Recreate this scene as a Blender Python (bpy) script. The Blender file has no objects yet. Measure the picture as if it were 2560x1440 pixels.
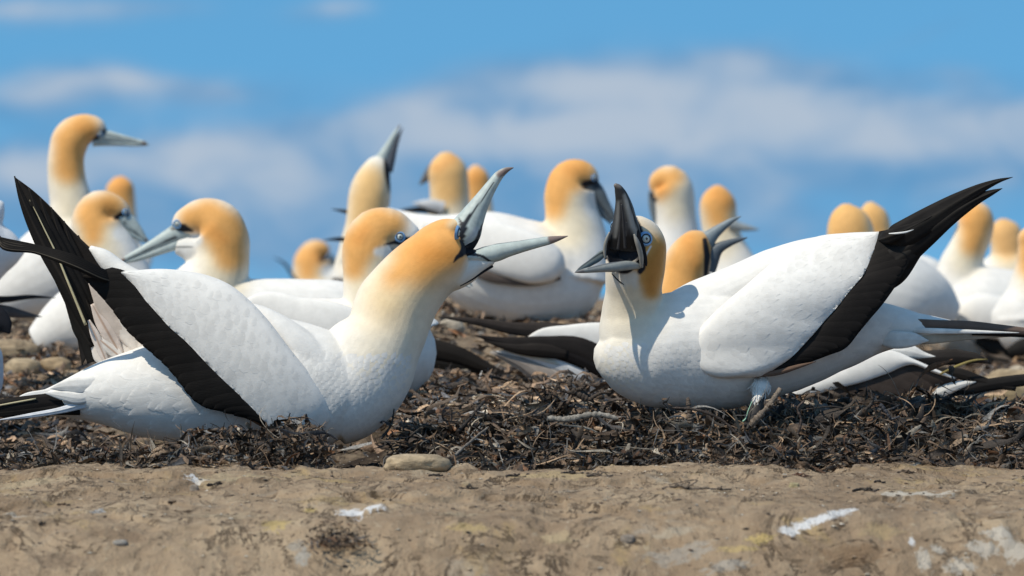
import bpy, bmesh, math, random
import numpy as np
from mathutils import Vector
from mathutils.bvhtree import BVHTree

random.seed(7)
rng = np.random.default_rng(11)
scene = bpy.context.scene
COL = scene.collection

# ------------------------------------------------------------------ camera
CAMZ = 0.275                       # camera height above the rock shelf
K = 2560 * 200.0 / 36.0            # photograph pixels per unit of tangent
HERO = 8.9                         # distance of the two calling birds
cam_d = bpy.data.cameras.new('camera')
cam_d.lens = 200; cam_d.sensor_width = 36
cam_d.clip_start = 0.5; cam_d.clip_end = 20000
cam_d.dof.use_dof = True; cam_d.dof.focus_distance = 8.78; cam_d.dof.aperture_fstop = 8.0
cam = bpy.data.objects.new('camera', cam_d); COL.objects.link(cam)
cam.location = (0, 0, CAMZ); cam.rotation_euler = (math.radians(90), 0, 0)
scene.camera = cam

# ------------------------------------------------------------------ light
SUN_DIR = Vector((-0.50, -0.36, 0.79)).normalized()      # towards the sun
sun_d = bpy.data.lights.new('sun', 'SUN'); sun_d.energy = 4.0; sun_d.angle = math.radians(0.5)
sun_d.color = (1.0, 0.91, 0.76)
sun = bpy.data.objects.new('sun', sun_d); COL.objects.link(sun)
sun.rotation_euler = SUN_DIR.to_track_quat('Z', 'Y').to_euler(); sun.location = (-3, 4, 6)

world = bpy.data.worlds.new('World'); scene.world = world; world.use_nodes = True
scene.view_settings.view_transform = 'Standard'; scene.view_settings.look = 'None'
scene.view_settings.exposure = 0.0; scene.view_settings.gamma = 1.0
scene.view_settings.use_curve_mapping = False
scene.render.engine = 'CYCLES'
scene.cycles.use_denoising = True
scene.cycles.max_bounces = 6
scene.cycles.transparent_max_bounces = 4

class NT:
    """small helper to write node trees as expressions"""
    def __init__(s, tree): s.t = tree
    def n(s, typ, **kw):
        nd = s.t.nodes.new(typ)
        for k, v in kw.items(): setattr(nd, k, v)
        return nd
    def link(s, a, b): s.t.links.new(a, b)
    def val(s, sock, x):
        if x is None: return
        if isinstance(x, bpy.types.NodeSocket): s.link(x, sock)
        else: sock.default_value = x
    def math(s, op, a, b=None, c=None, clamp=False):
        nd = s.n('ShaderNodeMath', operation=op, use_clamp=clamp)
        s.val(nd.inputs[0], a); s.val(nd.inputs[1], b); s.val(nd.inputs[2], c)
        return nd.outputs[0]
    def noise(s, vec, scale, detail=4, rough=0.55, dist=0.0, out=0):
        nd = s.n('ShaderNodeTexNoise')
        s.val(nd.inputs['Vector'], vec); nd.inputs['Scale'].default_value = scale
        nd.inputs['Detail'].default_value = detail; nd.inputs['Roughness'].default_value = rough
        nd.inputs['Distortion'].default_value = dist
        return nd.outputs[out]
    def vmul(s, vec, xyz, add=(0, 0, 0)):
        nd = s.n('ShaderNodeMapping'); s.val(nd.inputs[0], vec)
        nd.inputs['Scale'].default_value = xyz; nd.inputs['Location'].default_value = add
        return nd.outputs[0]
    def step(s, x, lo, hi, a=0.0, b=1.0):
        nd = s.n('ShaderNodeMapRange', interpolation_type='SMOOTHSTEP', clamp=True)
        s.val(nd.inputs[0], x); s.val(nd.inputs[1], lo); s.val(nd.inputs[2], hi)
        nd.inputs[3].default_value = a; nd.inputs[4].default_value = b
        return nd.outputs[0]
    def mix(s, f, a, b, blend='MIX'):
        nd = s.n('ShaderNodeMix', data_type='RGBA', blend_type=blend)
        s.val(nd.inputs[0], f)
        for sock, x in ((nd.inputs[6], a), (nd.inputs[7], b)):
            if isinstance(x, bpy.types.NodeSocket): s.link(x, sock)
            else: sock.default_value = (*x, 1) if len(x) == 3 else x
        return nd.outputs[2]
    def ramp(s, x, stops):
        nd = s.n('ShaderNodeValToRGB'); s.val(nd.inputs[0], x)
        e = nd.color_ramp.elements
        while len(e) < len(stops): e.new(0.5)
        for el, (p, c) in zip(e, stops): el.position = p; el.color = (*c, 1)
        return nd.outputs[0]

def build_world():
    T = NT(world.node_tree); world.node_tree.nodes.clear()
    out = T.n('ShaderNodeOutputWorld'); bg = T.n('ShaderNodeBackground')
    T.link(bg.outputs[0], out.inputs[0])
    tc = T.n('ShaderNodeTexCoord').outputs['Generated']
    sep = T.n('ShaderNodeSeparateXYZ'); T.link(tc, sep.inputs[0])
    x, y, z = sep.outputs
    # clear clean-air sky: the horizon takes the colour of the sky some way above it
    zz = T.math('MULTIPLY_ADD', T.math('ABSOLUTE', z), 0.80, 0.23)
    comb = T.n('ShaderNodeCombineXYZ'); T.link(x, comb.inputs[0]); T.link(y, comb.inputs[1]); T.link(zz, comb.inputs[2])
    nrm = T.n('ShaderNodeVectorMath', operation='NORMALIZE'); T.link(comb.outputs[0], nrm.inputs[0])
    sky = T.n('ShaderNodeTexSky', sky_type='NISHITA'); sky.sun_disc = False
    sky.sun_elevation = math.asin(SUN_DIR.z); sky.sun_rotation = math.atan2(SUN_DIR.x, SUN_DIR.y)
    sky.air_density = 1.0; sky.dust_density = 0.3; sky.ozone_density = 2.0
    T.link(nrm.outputs[0], sky.inputs[0])
    hsv = T.n('ShaderNodeHueSaturation'); hsv.inputs['Hue'].default_value = 0.487
    hsv.inputs['Saturation'].default_value = 1.0; hsv.inputs['Value'].default_value = 1.0
    T.link(sky.outputs[0], hsv.inputs['Color'])
    skyc = T.mix(1.0, hsv.outputs[0], SKYTINT, 'MULTIPLY')
    # clouds: long soft banks of stratocumulus
    yy = T.math('MAXIMUM', T.math('ABSOLUTE', y), 0.02)
    a = T.math('MULTIPLY', T.math('DIVIDE', x, yy), K / 1000)      # thousands of photo pixels from centre
    b = T.math('MULTIPLY', T.math('DIVIDE', z, yy), K / 1000)
    cv = T.n('ShaderNodeCombineXYZ'); T.link(a, cv.inputs[0]); T.link(b, cv.inputs[1]); T.link(y, cv.inputs[2])
    n1 = T.noise(T.vmul(cv.outputs[0], (1.5, 3.4, 1)), 1.8, 4, 0.50, 0.5)
    n2 = T.noise(T.vmul(cv.outputs[0], (1.6, 2.8, 1), (3.1, 1.7, 0)), 2.6, 4, 0.55, .6)
    total = None
    for (px, py, rx, ry, sl, w) in CLOUDS:
        cx, cy = (px - 1280) / 1000, (720 - py) / 1000
        da = T.math('SUBTRACT', a, cx)
        db = T.math('SUBTRACT', T.math('SUBTRACT', b, cy), T.math('MULTIPLY', da, sl))
        q = T.math('ADD', T.math('POWER', T.math('ABSOLUTE', T.math('DIVIDE', da, rx / 1000)), 2.0),
                   T.math('POWER', T.math('ABSOLUTE', T.math('DIVIDE', db, ry / 1000)), 2.0))
        g = T.math('MULTIPLY', T.math('EXPONENT', T.math('MULTIPLY', q, -1.0)), w)
        total = g if total is None else T.math('ADD', total, g)
    front = T.step(y, 0.0, 0.1)
    # farther round and higher up the same banks go on by noise, unseen and thickened to whiten the fill light
    nfar = T.noise(T.vmul(tc, (1.2, 1.2, 5.0)), 1.6, 5, 0.55, 0.4)
    far_amt = T.math('MULTIPLY', T.step(nfar, 0.40, 0.60), T.step(T.math('MAXIMUM', T.math('ABSOLUTE', a), b), 1.4, 2.6))
    near = T.math('MULTIPLY', total, front)
    dens = T.math('ADD', near, T.math('MULTIPLY', T.math('SUBTRACT', n1, 0.5), T.math('MULTIPLY_ADD', T.math('MINIMUM', near, 0.8), 1.5, 0.30)))
    cl = T.math('MULTIPLY', T.step(dens, 0.0, 1.0), 0.93)
    cl = T.math('MAXIMUM', cl, T.math('MULTIPLY', far_amt, 0.8))
    lit = None
    for (px, py, rx, ry) in CLOUD_TOPS:
        da = T.math('DIVIDE', T.math('SUBTRACT', a, (px - 1280) / 1000), rx / 1000)
        db = T.math('DIVIDE', T.math('SUBTRACT', b, (720 - py) / 1000), ry / 1000)
        g = T.math('EXPONENT', T.math('MULTIPLY', T.math('ADD', T.math('MULTIPLY', da, da), T.math('MULTIPLY', db, db)), -1.0))
        lit = g if lit is None else T.math('ADD', lit, g)
    lit = T.math('ADD', T.math('MULTIPLY', lit, front), T.math('MULTIPLY', far_amt, 1.0))
    shade = T.step(T.math('ADD', T.math('MULTIPLY', T.math('SUBTRACT', n2, .5), 2.1), T.math('MULTIPLY', lit, 0.75)), -0.35, 1.25)
    cc = T.mix(shade, CLOUD_DARK, CLOUD_LIGHT)
    fin = T.mix(cl, skyc, cc)
    T.link(fin, bg.inputs[0]); bg.inputs[1].default_value = SKY_STRENGTH

SKY_STRENGTH = 0.13
SKYTINT = (0.51, 0.91, 1.09)
CLOUD_DARK = (1.00, 2.45, 4.3); CLOUD_LIGHT = (3.55, 4.15, 4.95)
# (px, py, half width, half height, slope, weight)
CLOUDS = [
    (60, 25, 260, 45, 0, .6), (400, 18, 180, 34, 0, .5), (840, 25, 120, 34, 0.1, .7),
    (330, 205, 330, 46, -0.03, .85), (560, 235, 140, 30, -0.12, .45), (40, 260, 340, 50, 0, .7),
    (60, 440, 420, 110, 0, .9), (430, 420, 280, 100, 0.1, .8), (720, 430, 320, 130, 0.15, .9), (600, 560, 500, 90, 0.0, .6),
    (1100, 330, 300, 110, 0.15, .9), (1350, 260, 280, 95, 0.06, .9), (1620, 270, 360, 120, 0.02, 1.0),
    (1880, 260, 280, 120, 0, .9), (1840, 160, 90, 40, 0.1, .6), (2160, 310, 360, 110, -0.06, .9),
    (2500, 340, 320, 110, 0.0, .9), (1850, 420, 800, 80, 0.0, .8), (1250, 430, 560, 100, 0.0, .8), (2320, 80, 120, 26, 0.35, .25),
    (900, 600, 1300, 110, 0, .65), (2360, 185, 120, 30, 0, .3), (1800, 540, 900, 90, 0, .45),
]
CLOUD_TOPS = [(1400, 215, 230, 46), (1640, 225, 200, 55), (1580, 300, 150, 40), (1860, 165, 80, 36), (1000, 275, 120, 50), (620, 380, 190, 70), (400, 410, 170, 60),
    (720, 470, 130, 70), (250, 195, 240, 30), (60, 235, 200, 36), (2150, 300, 190, 50), (1940, 270, 150, 60), (120, 20, 220, 34), (850, 14, 110, 24), (2440, 300, 160, 50),
    (80, 430, 200, 50), (1200, 340, 260, 60), (1650, 350, 500, 60), (2300, 370, 300, 40)]
build_world()

# ------------------------------------------------------------------ generic helpers
def wpos(V, D):
    """authored (px, py, pz) of a bird at distance D -> world metres"""
    V = np.asarray(V, float); Y = D + V[:, 2] * D / K
    return np.stack([(V[:, 0] - 1280) * Y / K, Y, CAMZ - (V[:, 1] - 720) * Y / K], 1)

def ctrl(pts, m):
    """resample control rows to m rows with a smooth (Hermite) curve"""
    P = np.asarray(pts, float); n = len(P)
    k = min(3, P.shape[1])
    d = np.linalg.norm(np.diff(P[:, :k], axis=0), axis=1); d = np.maximum(d, 1e-3)
    t = np.concatenate([[0], np.cumsum(d)])
    T = np.zeros_like(P)
    if n > 2:
        for i in range(1, n - 1):
            s0 = (P[i] - P[i-1]) / d[i-1]; s1 = (P[i+1] - P[i]) / d[i]
            T[i] = (s0 * d[i] + s1 * d[i-1]) / (d[i] + d[i-1])
            for c in range(k, P.shape[1]):
                if s0[c] * s1[c] <= 0: T[i, c] = 0
    T[0] = (P[1] - P[0]) / d[0]; T[-1] = (P[-1] - P[-2]) / d[-1]
    u = np.linspace(0, t[-1], m); idx = np.clip(np.searchsorted(t, u, side='right') - 1, 0, n - 2)
    h = d[idx]; s = ((u - t[idx]) / h)[:, None]; h = h[:, None]
    return (2*s**3-3*s**2+1)*P[idx] + (s**3-2*s**2+s)*h*T[idx] + (-2*s**3+3*s**2)*P[idx+1] + (s**3-s**2)*h*T[idx+1]

def loft(pts, n=28, m=40, sq=2.0, side=None):
    """closed tube: rows (px,py,pz,ra,rb); ra in the picture plane, rb in depth"""
    R = ctrl([p if len(p) == 5 else (*p, p[3] * .85) for p in pts], m)
    C = R[:, :3]; ra = np.maximum(R[:, 3], .3); rb = np.maximum(R[:, 4], .3)
    t = np.gradient(C, axis=0); t /= np.linalg.norm(t, axis=1)[:, None] + 1e-9
    z = np.array([0, 0, 1.]) if side is None else np.asarray(side, float)
    n1 = np.cross(z, t); n1 /= np.linalg.norm(n1, axis=1)[:, None] + 1e-9
    n2 = np.cross(t, n1)
    a = np.linspace(0, 2*np.pi, n, endpoint=False)
    ca = np.sign(np.cos(a)) * np.abs(np.cos(a)) ** (2/sq); sa = np.sign(np.sin(a)) * np.abs(np.sin(a)) ** (2/sq)
    V = C[:, None] + ra[:, None, None]*ca[None, :, None]*n1[:, None] + rb[:, None, None]*sa[None, :, None]*n2[:, None]
    V = V.reshape(-1, 3)
    F = []
    for i in range(m - 1):
        for j in range(n):
            k = (j + 1) % n
            F.append((i*n+j, i*n+k, (i+1)*n+k, (i+1)*n+j))
    c0 = len(V); V = np.vstack([V, C[:1], C[-1:]])
    for j in range(n):
        k = (j + 1) % n
        F.append((c0, k, j)); F.append((c0 + 1, (m-1)*n+j, (m-1)*n+k))
    return V, F

def blob(c, r, n=20):
    th = np.linspace(-1, 1, 14)
    pts = [(c[0] + r[0]*s, c[1], c[2], max(.4, r[1]*math.sqrt(max(0, 1-s*s))), max(.4, r[2]*math.sqrt(max(0, 1-s*s)))) for s in th]
    return loft(pts, n, 20)

def join(parts):
    V = []; F = []; o = 0
    for v, f in parts:
        V.append(np.asarray(v, float)); F += [tuple(i + o for i in q) for q in f]; o += len(v)
    return np.vstack(V), F

def remesh(parts, voxel, smooth=6, factor=.5):
    """fuse overlapping lofts into one continuous skin"""
    V, F = join(parts)
    me = bpy.data.meshes.new('tmp'); me.from_pydata(V.tolist(), [], F); me.update()
    ob = bpy.data.objects.new('tmp', me); COL.objects.link(ob)
    m = ob.modifiers.new('r', 'REMESH'); m.mode = 'VOXEL'; m.voxel_size = voxel; m.adaptivity = 0
    s = ob.modifiers.new('s', 'SMOOTH'); s.iterations = smooth; s.factor = factor
    dg = bpy.context.evaluated_depsgraph_get(); ev = ob.evaluated_get(dg)
    m2 = bpy.data.meshes.new_from_object(ev)
    nv = len(m2.vertices); co = np.empty(nv*3); m2.vertices.foreach_get('co', co)
    loops = np.empty(len(m2.loops), dtype=np.int64); m2.loops.foreach_get('vertex_index', loops)
    st = np.empty(len(m2.polygons), dtype=np.int64); m2.polygons.foreach_get('loop_start', st)
    tot = np.empty(len(m2.polygons), dtype=np.int64); m2.polygons.foreach_get('loop_total', tot)
    Fo = [tuple(loops[a:a+b]) for a, b in zip(st.tolist(), tot.tolist())]
    bpy.data.objects.remove(ob); bpy.data.meshes.remove(me); bpy.data.meshes.remove(m2)
    return co.reshape(-1, 3), Fo

def seg_dist(V, P):
    """distance of points to a polyline, with the interpolated extra columns"""
    V = np.asarray(V, float); P = np.asarray(P, float); k = V.shape[1]
    best = np.full(len(V), 1e9); ext = np.zeros(len(V))
    if len(P) == 1: P = np.vstack([P, P + 1e-3])
    for i in range(len(P) - 1):
        a, b = P[i, :k], P[i+1, :k]; ab = b - a
        t = np.clip(((V - a) @ ab) / (ab @ ab + 1e-9), 0, 1)
        d = np.linalg.norm(V - (a + t[:, None] * ab), axis=1)
        r = P[i, k] * (1 - t) + P[i+1, k] * t
        s = d - r; m = s < best
        best = np.where(m, s, best)
    return best

def sstep(x): x = np.clip(x, 0, 1); return x*x*(3-2*x)

def vnoise(P, f, seed=0):
    """cheap smooth 3-D noise"""
    r = np.random.default_rng(seed); out = np.zeros(len(P))
    for _ in range(6):
        k = r.normal(size=3) * f; ph = r.uniform(0, 6.28)
        out += np.sin(P @ k + ph + 1.3*np.sin(P @ (r.normal(size=3) * f * .7)))
    return out / 6

def paint(V, base, strokes):
    """strokes: dict(c=colour, p=[(x,y,r)..] , s=softness, z=(zmin,zmax)) laid over each other"""
    C = np.tile(np.array(base, float), (len(V), 1))
    for st in strokes:
        wob = st.get('w', 0)
        P2 = V[:, :2] + (wob * np.stack([vnoise(V, .10, 3), vnoise(V, .10, 4)], 1) if wob else 0)
        d = seg_dist(P2, st['p']); s = st.get('s', 2)
        m = 1 - sstep((d + s) / (2*s))
        if 'z' in st:
            zs = st.get('zs', 10)
            m = m * sstep((V[:, 2] - st['z'][0]) / zs + .5) * sstep((st['z'][1] - V[:, 2]) / zs + .5)
        m = m[:, None] * st.get('a', 1)
        C = C * (1 - m) + np.array(st['c']) * m
    return C

def mesh_obj(name, V, F, mat, parent=None, D=None, col=None, smooth=True, world_space=False):
    base = BASES.get(parent.name, (0, 0, 0)) if parent is not None else (0, 0, 0)
    W = (np.asarray(V, float) if world_space else wpos(V, D)) - np.array(base)
    me = bpy.data.meshes.new(name)
    me.from_pydata(W.tolist(), [], F)
    if smooth: me.polygons.foreach_set('use_smooth', [True]*len(me.polygons))
    if col is not None:
        at = me.color_attributes.new('Col', 'FLOAT_COLOR', 'POINT')
        c4 = np.ones((len(W), 4)); c4[:, :3] = col
        at.data.foreach_set('color', c4.ravel())
    me.update(); me.materials.append(mat)
    ob = bpy.data.objects.new(name, me); COL.objects.link(ob)
    if parent is not None: ob.parent = parent; BASES[ob.name] = base
    return ob
BASES = {}

def thing(name, loc, label, cat, group=None):
    o = bpy.data.objects.new(name, None); COL.objects.link(o); o.location = loc
    o.empty_display_size = .05
    o['label'] = label; o['category'] = cat
    if group: o['group'] = group
    BASES[o.name] = tuple(loc)
    return o

# ------------------------------------------------------------------ materials
def new_mat(name):
    m = bpy.data.materials.new(name); m.use_nodes = True; m.node_tree.nodes.clear()
    T = NT(m.node_tree)
    out = T.n('ShaderNodeOutputMaterial'); b = T.n('ShaderNodeBsdfPrincipled')
    T.link(b.outputs[0], out.inputs[0])
    return m, T, b

def plumage_mat(name, bump=.25, scale=1.0):
    m, T, b = new_mat(name)
    at = T.n('ShaderNodeAttribute', attribute_name='Col')
    oc = T.n('ShaderNodeTexCoord').outputs['Object']
    w = T.n('ShaderNodeTexNoise'); T.link(oc, w.inputs[0]); w.inputs['Scale'].default_value = 14
    add = T.n('ShaderNodeVectorMath', operation='MULTIPLY_ADD'); T.link(w.outputs[1], add.inputs[0])
    add.inputs[1].default_value = (.03, .03, .03); T.link(oc, add.inputs[2])
    fib = T.noise(T.vmul(add.outputs[0], (1.0, 1.0, 2.4)), 260*scale, 3, .6)
    vo = T.n('ShaderNodeTexVoronoi', feature='F1'); T.link(T.vmul(add.outputs[0], (1.0, 1.0, 1.7)), vo.inputs['Vector'])
    vo.inputs['Scale'].default_value = 90*scale
    big = T.noise(oc, 22, 4, .55)
    h = T.math('ADD', T.math('MULTIPLY', fib, .45), T.math('MULTIPLY', vo.outputs[0], .10))
    h = T.math('ADD', h, T.math('MULTIPLY', big, .5))
    bp = T.n('ShaderNodeBump'); bp.inputs['Strength'].default_value = bump; bp.inputs['Distance'].default_value = .004
    T.link(h, bp.inputs['Height']); T.link(bp.outputs[0], b.inputs['Normal'])
    mot = T.step(T.noise(oc, 60, 5, .6), .3, .75, .93, 1.03)
    c = T.mix(1.0, at.outputs['Color'], (1, 1, 1), 'MULTIPLY')
    vm = T.n('ShaderNodeVectorMath', operation='SCALE'); T.link(at.outputs['Color'], vm.inputs[0]); T.link(mot, vm.inputs['Scale'])
    T.link(vm.outputs[0], b.inputs['Base Color'])
    b.inputs['Roughness'].default_value = .75; b.inputs['Specular IOR Level'].default_value = .25
    b.inputs['Sheen Weight'].default_value = .06; b.inputs['Sheen Roughness'].default_value = .5
    return m

def horn_mat(name, rough=.5, bump=.15):
    m, T, b = new_mat(name)
    at = T.n('ShaderNodeAttribute', attribute_name='Col'); oc = T.n('ShaderNodeTexCoord').outputs['Object']
    n = T.noise(oc, 300, 4, .6); mot = T.step(T.noise(oc, 90, 4, .6), .25, .8, .85, 1.1)
    vm = T.n('ShaderNodeVectorMath', operation='SCALE'); T.link(at.outputs['Color'], vm.inputs[0]); T.link(mot, vm.inputs['Scale'])
    T.link(vm.outputs[0], b.inputs['Base Color'])
    bp = T.n('ShaderNodeBump'); bp.inputs['Strength'].default_value = bump; bp.inputs['Distance'].default_value = .001
    T.link(n, bp.inputs['Height']); T.link(bp.outputs[0], b.inputs['Normal'])
    b.inputs['Roughness'].default_value = rough; b.inputs['Specular IOR Level'].default_value = .4
    return m

def flat_mat(name, col, rough=.6, spec=.4, coat=0):
    m, T, b = new_mat(name)
    oc = T.n('ShaderNodeTexCoord').outputs['Object']
    n = T.step(T.noise(oc, 180, 4, .6), .25, .75)
    T.link(T.mix(n, tuple(c*.82 for c in col), tuple(min(1, c*1.12) for c in col)), b.inputs['Base Color'])
    b.inputs['Roughness'].default_value = rough; b.inputs['Specular IOR Level'].default_value = spec
    b.inputs['Coat Weight'].default_value = coat; b.inputs['Coat Roughness'].default_value = .08
    return m

def vane_mat(name, rough=.68, bump=.3):
    """flight feathers: barbs as fine relief"""
    m, T, b = new_mat(name)
    at = T.n('ShaderNodeAttribute', attribute_name='Col'); oc = T.n('ShaderNodeTexCoord').outputs['Object']
    n = T.noise(T.vmul(oc, (1, 1, 3.5)), 160, 3, .5); mot = T.step(T.noise(oc, 30, 5, .6), .3, .75, .8, 1.15)
    vm = T.n('ShaderNodeVectorMath', operation='SCALE'); T.link(at.outputs['Color'], vm.inputs[0]); T.link(mot, vm.inputs['Scale'])
    T.link(vm.outputs[0], b.inputs['Base Color'])
    bp = T.n('ShaderNodeBump'); bp.inputs['Strength'].default_value = bump; bp.inputs['Distance'].default_value = .001
    T.link(n, bp.inputs['Height']); T.link(bp.outputs[0], b.inputs['Normal'])
    b.inputs['Roughness'].default_value = rough; b.inputs['Specular IOR Level'].default_value = .14
    return m

M_body = plumage_mat('plumage')
M_covert = plumage_mat('covert_plumage', .12, 1.3)
M_horn = horn_mat('horn')
M_vane = vane_mat('flight_feather')
M_skin = flat_mat('black_facial_skin', (.010, .012, .017), .75, .15)
M_ring = flat_mat('blue_eye_ring', (.21, .40, .66), .5, .3)
M_iris = flat_mat('pale_iris', (.55, .60, .57), .3, .4, .5)
M_pupil = flat_mat('pupil', (.003, .003, .003), .2, .5, .8)
M_leg = flat_mat('grey_leg', (.05, .045, .042), .6, .3)
M_green = flat_mat('green_toe_line', (.34, .58, .42), .5, .3)

WHITE = (.82, .795, .75); CREAM = (.84, .70, .46); GOLD = (.80, .40, .12); GOLD_D = (.72, .28, .055)
BLACK = (.008, .0068, .006); BLACKBROWN = (.030, .024, .020); BILL = (.46, .525, .505); BILLD = (.13, .15, .16)
SKIN = (.010, .012, .018); TIP = (.21, .155, .135); SHAFT = (.50, .44, .27)

# ------------------------------------------------------------------ wing patches and feathers
class Patch:
    """curved sheet between two rails, bulging towards the viewer"""
    def __init__(s, A, B, camber=20, thick=5, m=80, k=24, bias=.5):
        s.A = ctrl(A, m); s.B = ctrl(B, m); s.camber = camber; s.thick = thick; s.m = m; s.k = k
        s.Lu = np.linalg.norm(np.diff((s.A+s.B)/2, axis=0), axis=1).sum()
        s.Lv = np.linalg.norm(s.A - s.B, axis=1).mean(); s.bias = bias
    def rail(s, R, u):
        x = np.clip(u, 0, 1) * (s.m - 1); i = np.clip(x.astype(int), 0, s.m - 2); f = (x - i)[:, None]
        return R[i]*(1-f) + R[i+1]*f
    def raw(s, u, v):
        a = s.rail(s.A, u); b = s.rail(s.B, u)
        P = a*(1-v[:, None]) + b*v[:, None]
        vv = np.clip(v, 0, 1) ** (math.log(.5)/math.log(s.bias))
        bulge = s.camber * np.sin(np.pi*vv) ** .75 * np.clip(np.sin(np.pi*np.clip(u, .0, 1))**.4, 0, 1)
        P[:, 2] -= bulge
        return P
    def ev(s, u, v, h=0.0):
        u = np.asarray(u, float).ravel(); v = np.asarray(v, float).ravel()
        P = s.raw(u, v); e = .01
        du = s.raw(np.clip(u+e, 0, 1), v) - s.raw(np.clip(u-e, 0, 1), v)
        dv = s.raw(u, np.clip(v+e, 0, 1)) - s.raw(u, np.clip(v-e, 0, 1))
        N = np.cross(du, dv); N /= np.linalg.norm(N, axis=1)[:, None] + 1e-9
        N *= np.where(N[:, 2] > 0, -1, 1)[:, None]
        return P + N*np.asarray(h).reshape(-1, 1)
    def sheet(s, wig=0, nu=None, nv=None):
        nu = nu or s.m; nv = nv or s.k
        u, v = np.meshgrid(np.linspace(0, 1, nu), np.linspace(0, 1, nv), indexing='ij')
        fr = s.ev(u, v); bk = fr + np.array([0, 0, 1.]) * (s.thick + .5*s.camber*np.sin(np.pi*v.ravel()))[:, None]
        V = np.vstack([fr, bk]); o = nu*nv; F = []
        g = lambda i, j: i*nv + j
        for i in range(nu-1):
            for j in range(nv-1):
                F.append((g(i, j), g(i, j+1), g(i+1, j+1), g(i+1, j)))
                F.append((o+g(i, j), o+g(i+1, j), o+g(i+1, j+1), o+g(i, j+1)))
        for i in range(nu-1):
            F.append((g(i, 0), g(i+1, 0), o+g(i+1, 0), o+g(i, 0)))
            F.append((g(i, nv-1), o+g(i, nv-1), o+g(i+1, nv-1), g(i+1, nv-1)))
        for j in range(nv-1):
            F.append((g(0, j), o+g(0, j), o+g(0, j+1), g(0, j+1)))
            F.append((g(nu-1, j), g(nu-1, j+1), o+g(nu-1, j+1), o+g(nu-1, j)))
        return V, F

def shell(patch, u0, v0, du, dv, L, W, lift=2.0, ns=7, nt=5, camber=.12, tip=.55, sink=.5):
    """one small feather lying on a patch; direction (du,dv) in px along u and v"""
    n = math.hypot(du, dv); du /= n; dv /= n
    s = np.linspace(0, 1, ns); t = np.linspace(-1, 1, nt); S, Tt = np.meshgrid(s, t, indexing='ij')
    w = W * np.where(S < tip, .75 + .25*np.sin(S/tip*np.pi/2), np.sqrt(np.clip(1 - ((S-tip)/(1-tip))**2, .0, 1)))
    a = S*L*du - Tt*w*dv; b = S*L*dv + Tt*w*du
    u = u0 + a/patch.Lu; v = v0 + b/patch.Lv
    h = -sink + lift*S**1.2 + camber*(1 - Tt**2)*(.3+.7*S)
    V = patch.ev(np.clip(u, 0, 1), np.clip(v, 0.0, 1), h.ravel())
    F = [(i*nt+j, i*nt+j+1, (i+1)*nt+j+1, (i+1)*nt+j) for i in range(ns-1) for j in range(nt-1)]
    return V, F

def FRINGE(ns, nt):
    """paler rim and slightly duller centre of a contour feather"""
    S, T_ = np.meshgrid(np.linspace(0, 1, ns), np.linspace(-1, 1, nt), indexing='ij')
    return (.905 + .115*np.clip(np.maximum(S**3, np.abs(T_)**2), 0, 1)).ravel()

def coverts(patch, dirn, rows, cols, L, W, lift, name, parent, D, seed=1, v1=.96, jitter=.25, col=WHITE, vstart=.04):
    r = np.random.default_rng(seed); parts = []; cols_ = []
    for i in range(rows):            # rows run from tip of wing back to wrist so later ones overlap
        for j in range(cols):
            u = 1 - (i + .5*(j % 2) + r.uniform(-jitter, jitter)) / rows
            v = vstart + (v1 - vstart) * (cols - 1 - j + r.uniform(-jitter, jitter)) / cols
            sc = r.uniform(.8, 1.2)
            d = (dirn[0] + r.uniform(-.15, .15), dirn[1] + r.uniform(-.15, .15))
            big = .55 + .75*max(0, v)
            V, F = shell(patch, u, v, *d, L*sc*big, W*sc*big, lift*r.uniform(.6, 1.3))
            parts.append((V, F)); k = r.uniform(.96, 1.0)
            cols_.append(np.array(col)[None]*(k*FRINGE(7, 5))[:, None])
    V, F = join(parts)
    o = mesh_obj(name, V, F, M_covert, parent, D, np.vstack(cols_)); o['kind'] = 'stuff'
    return o

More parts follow.
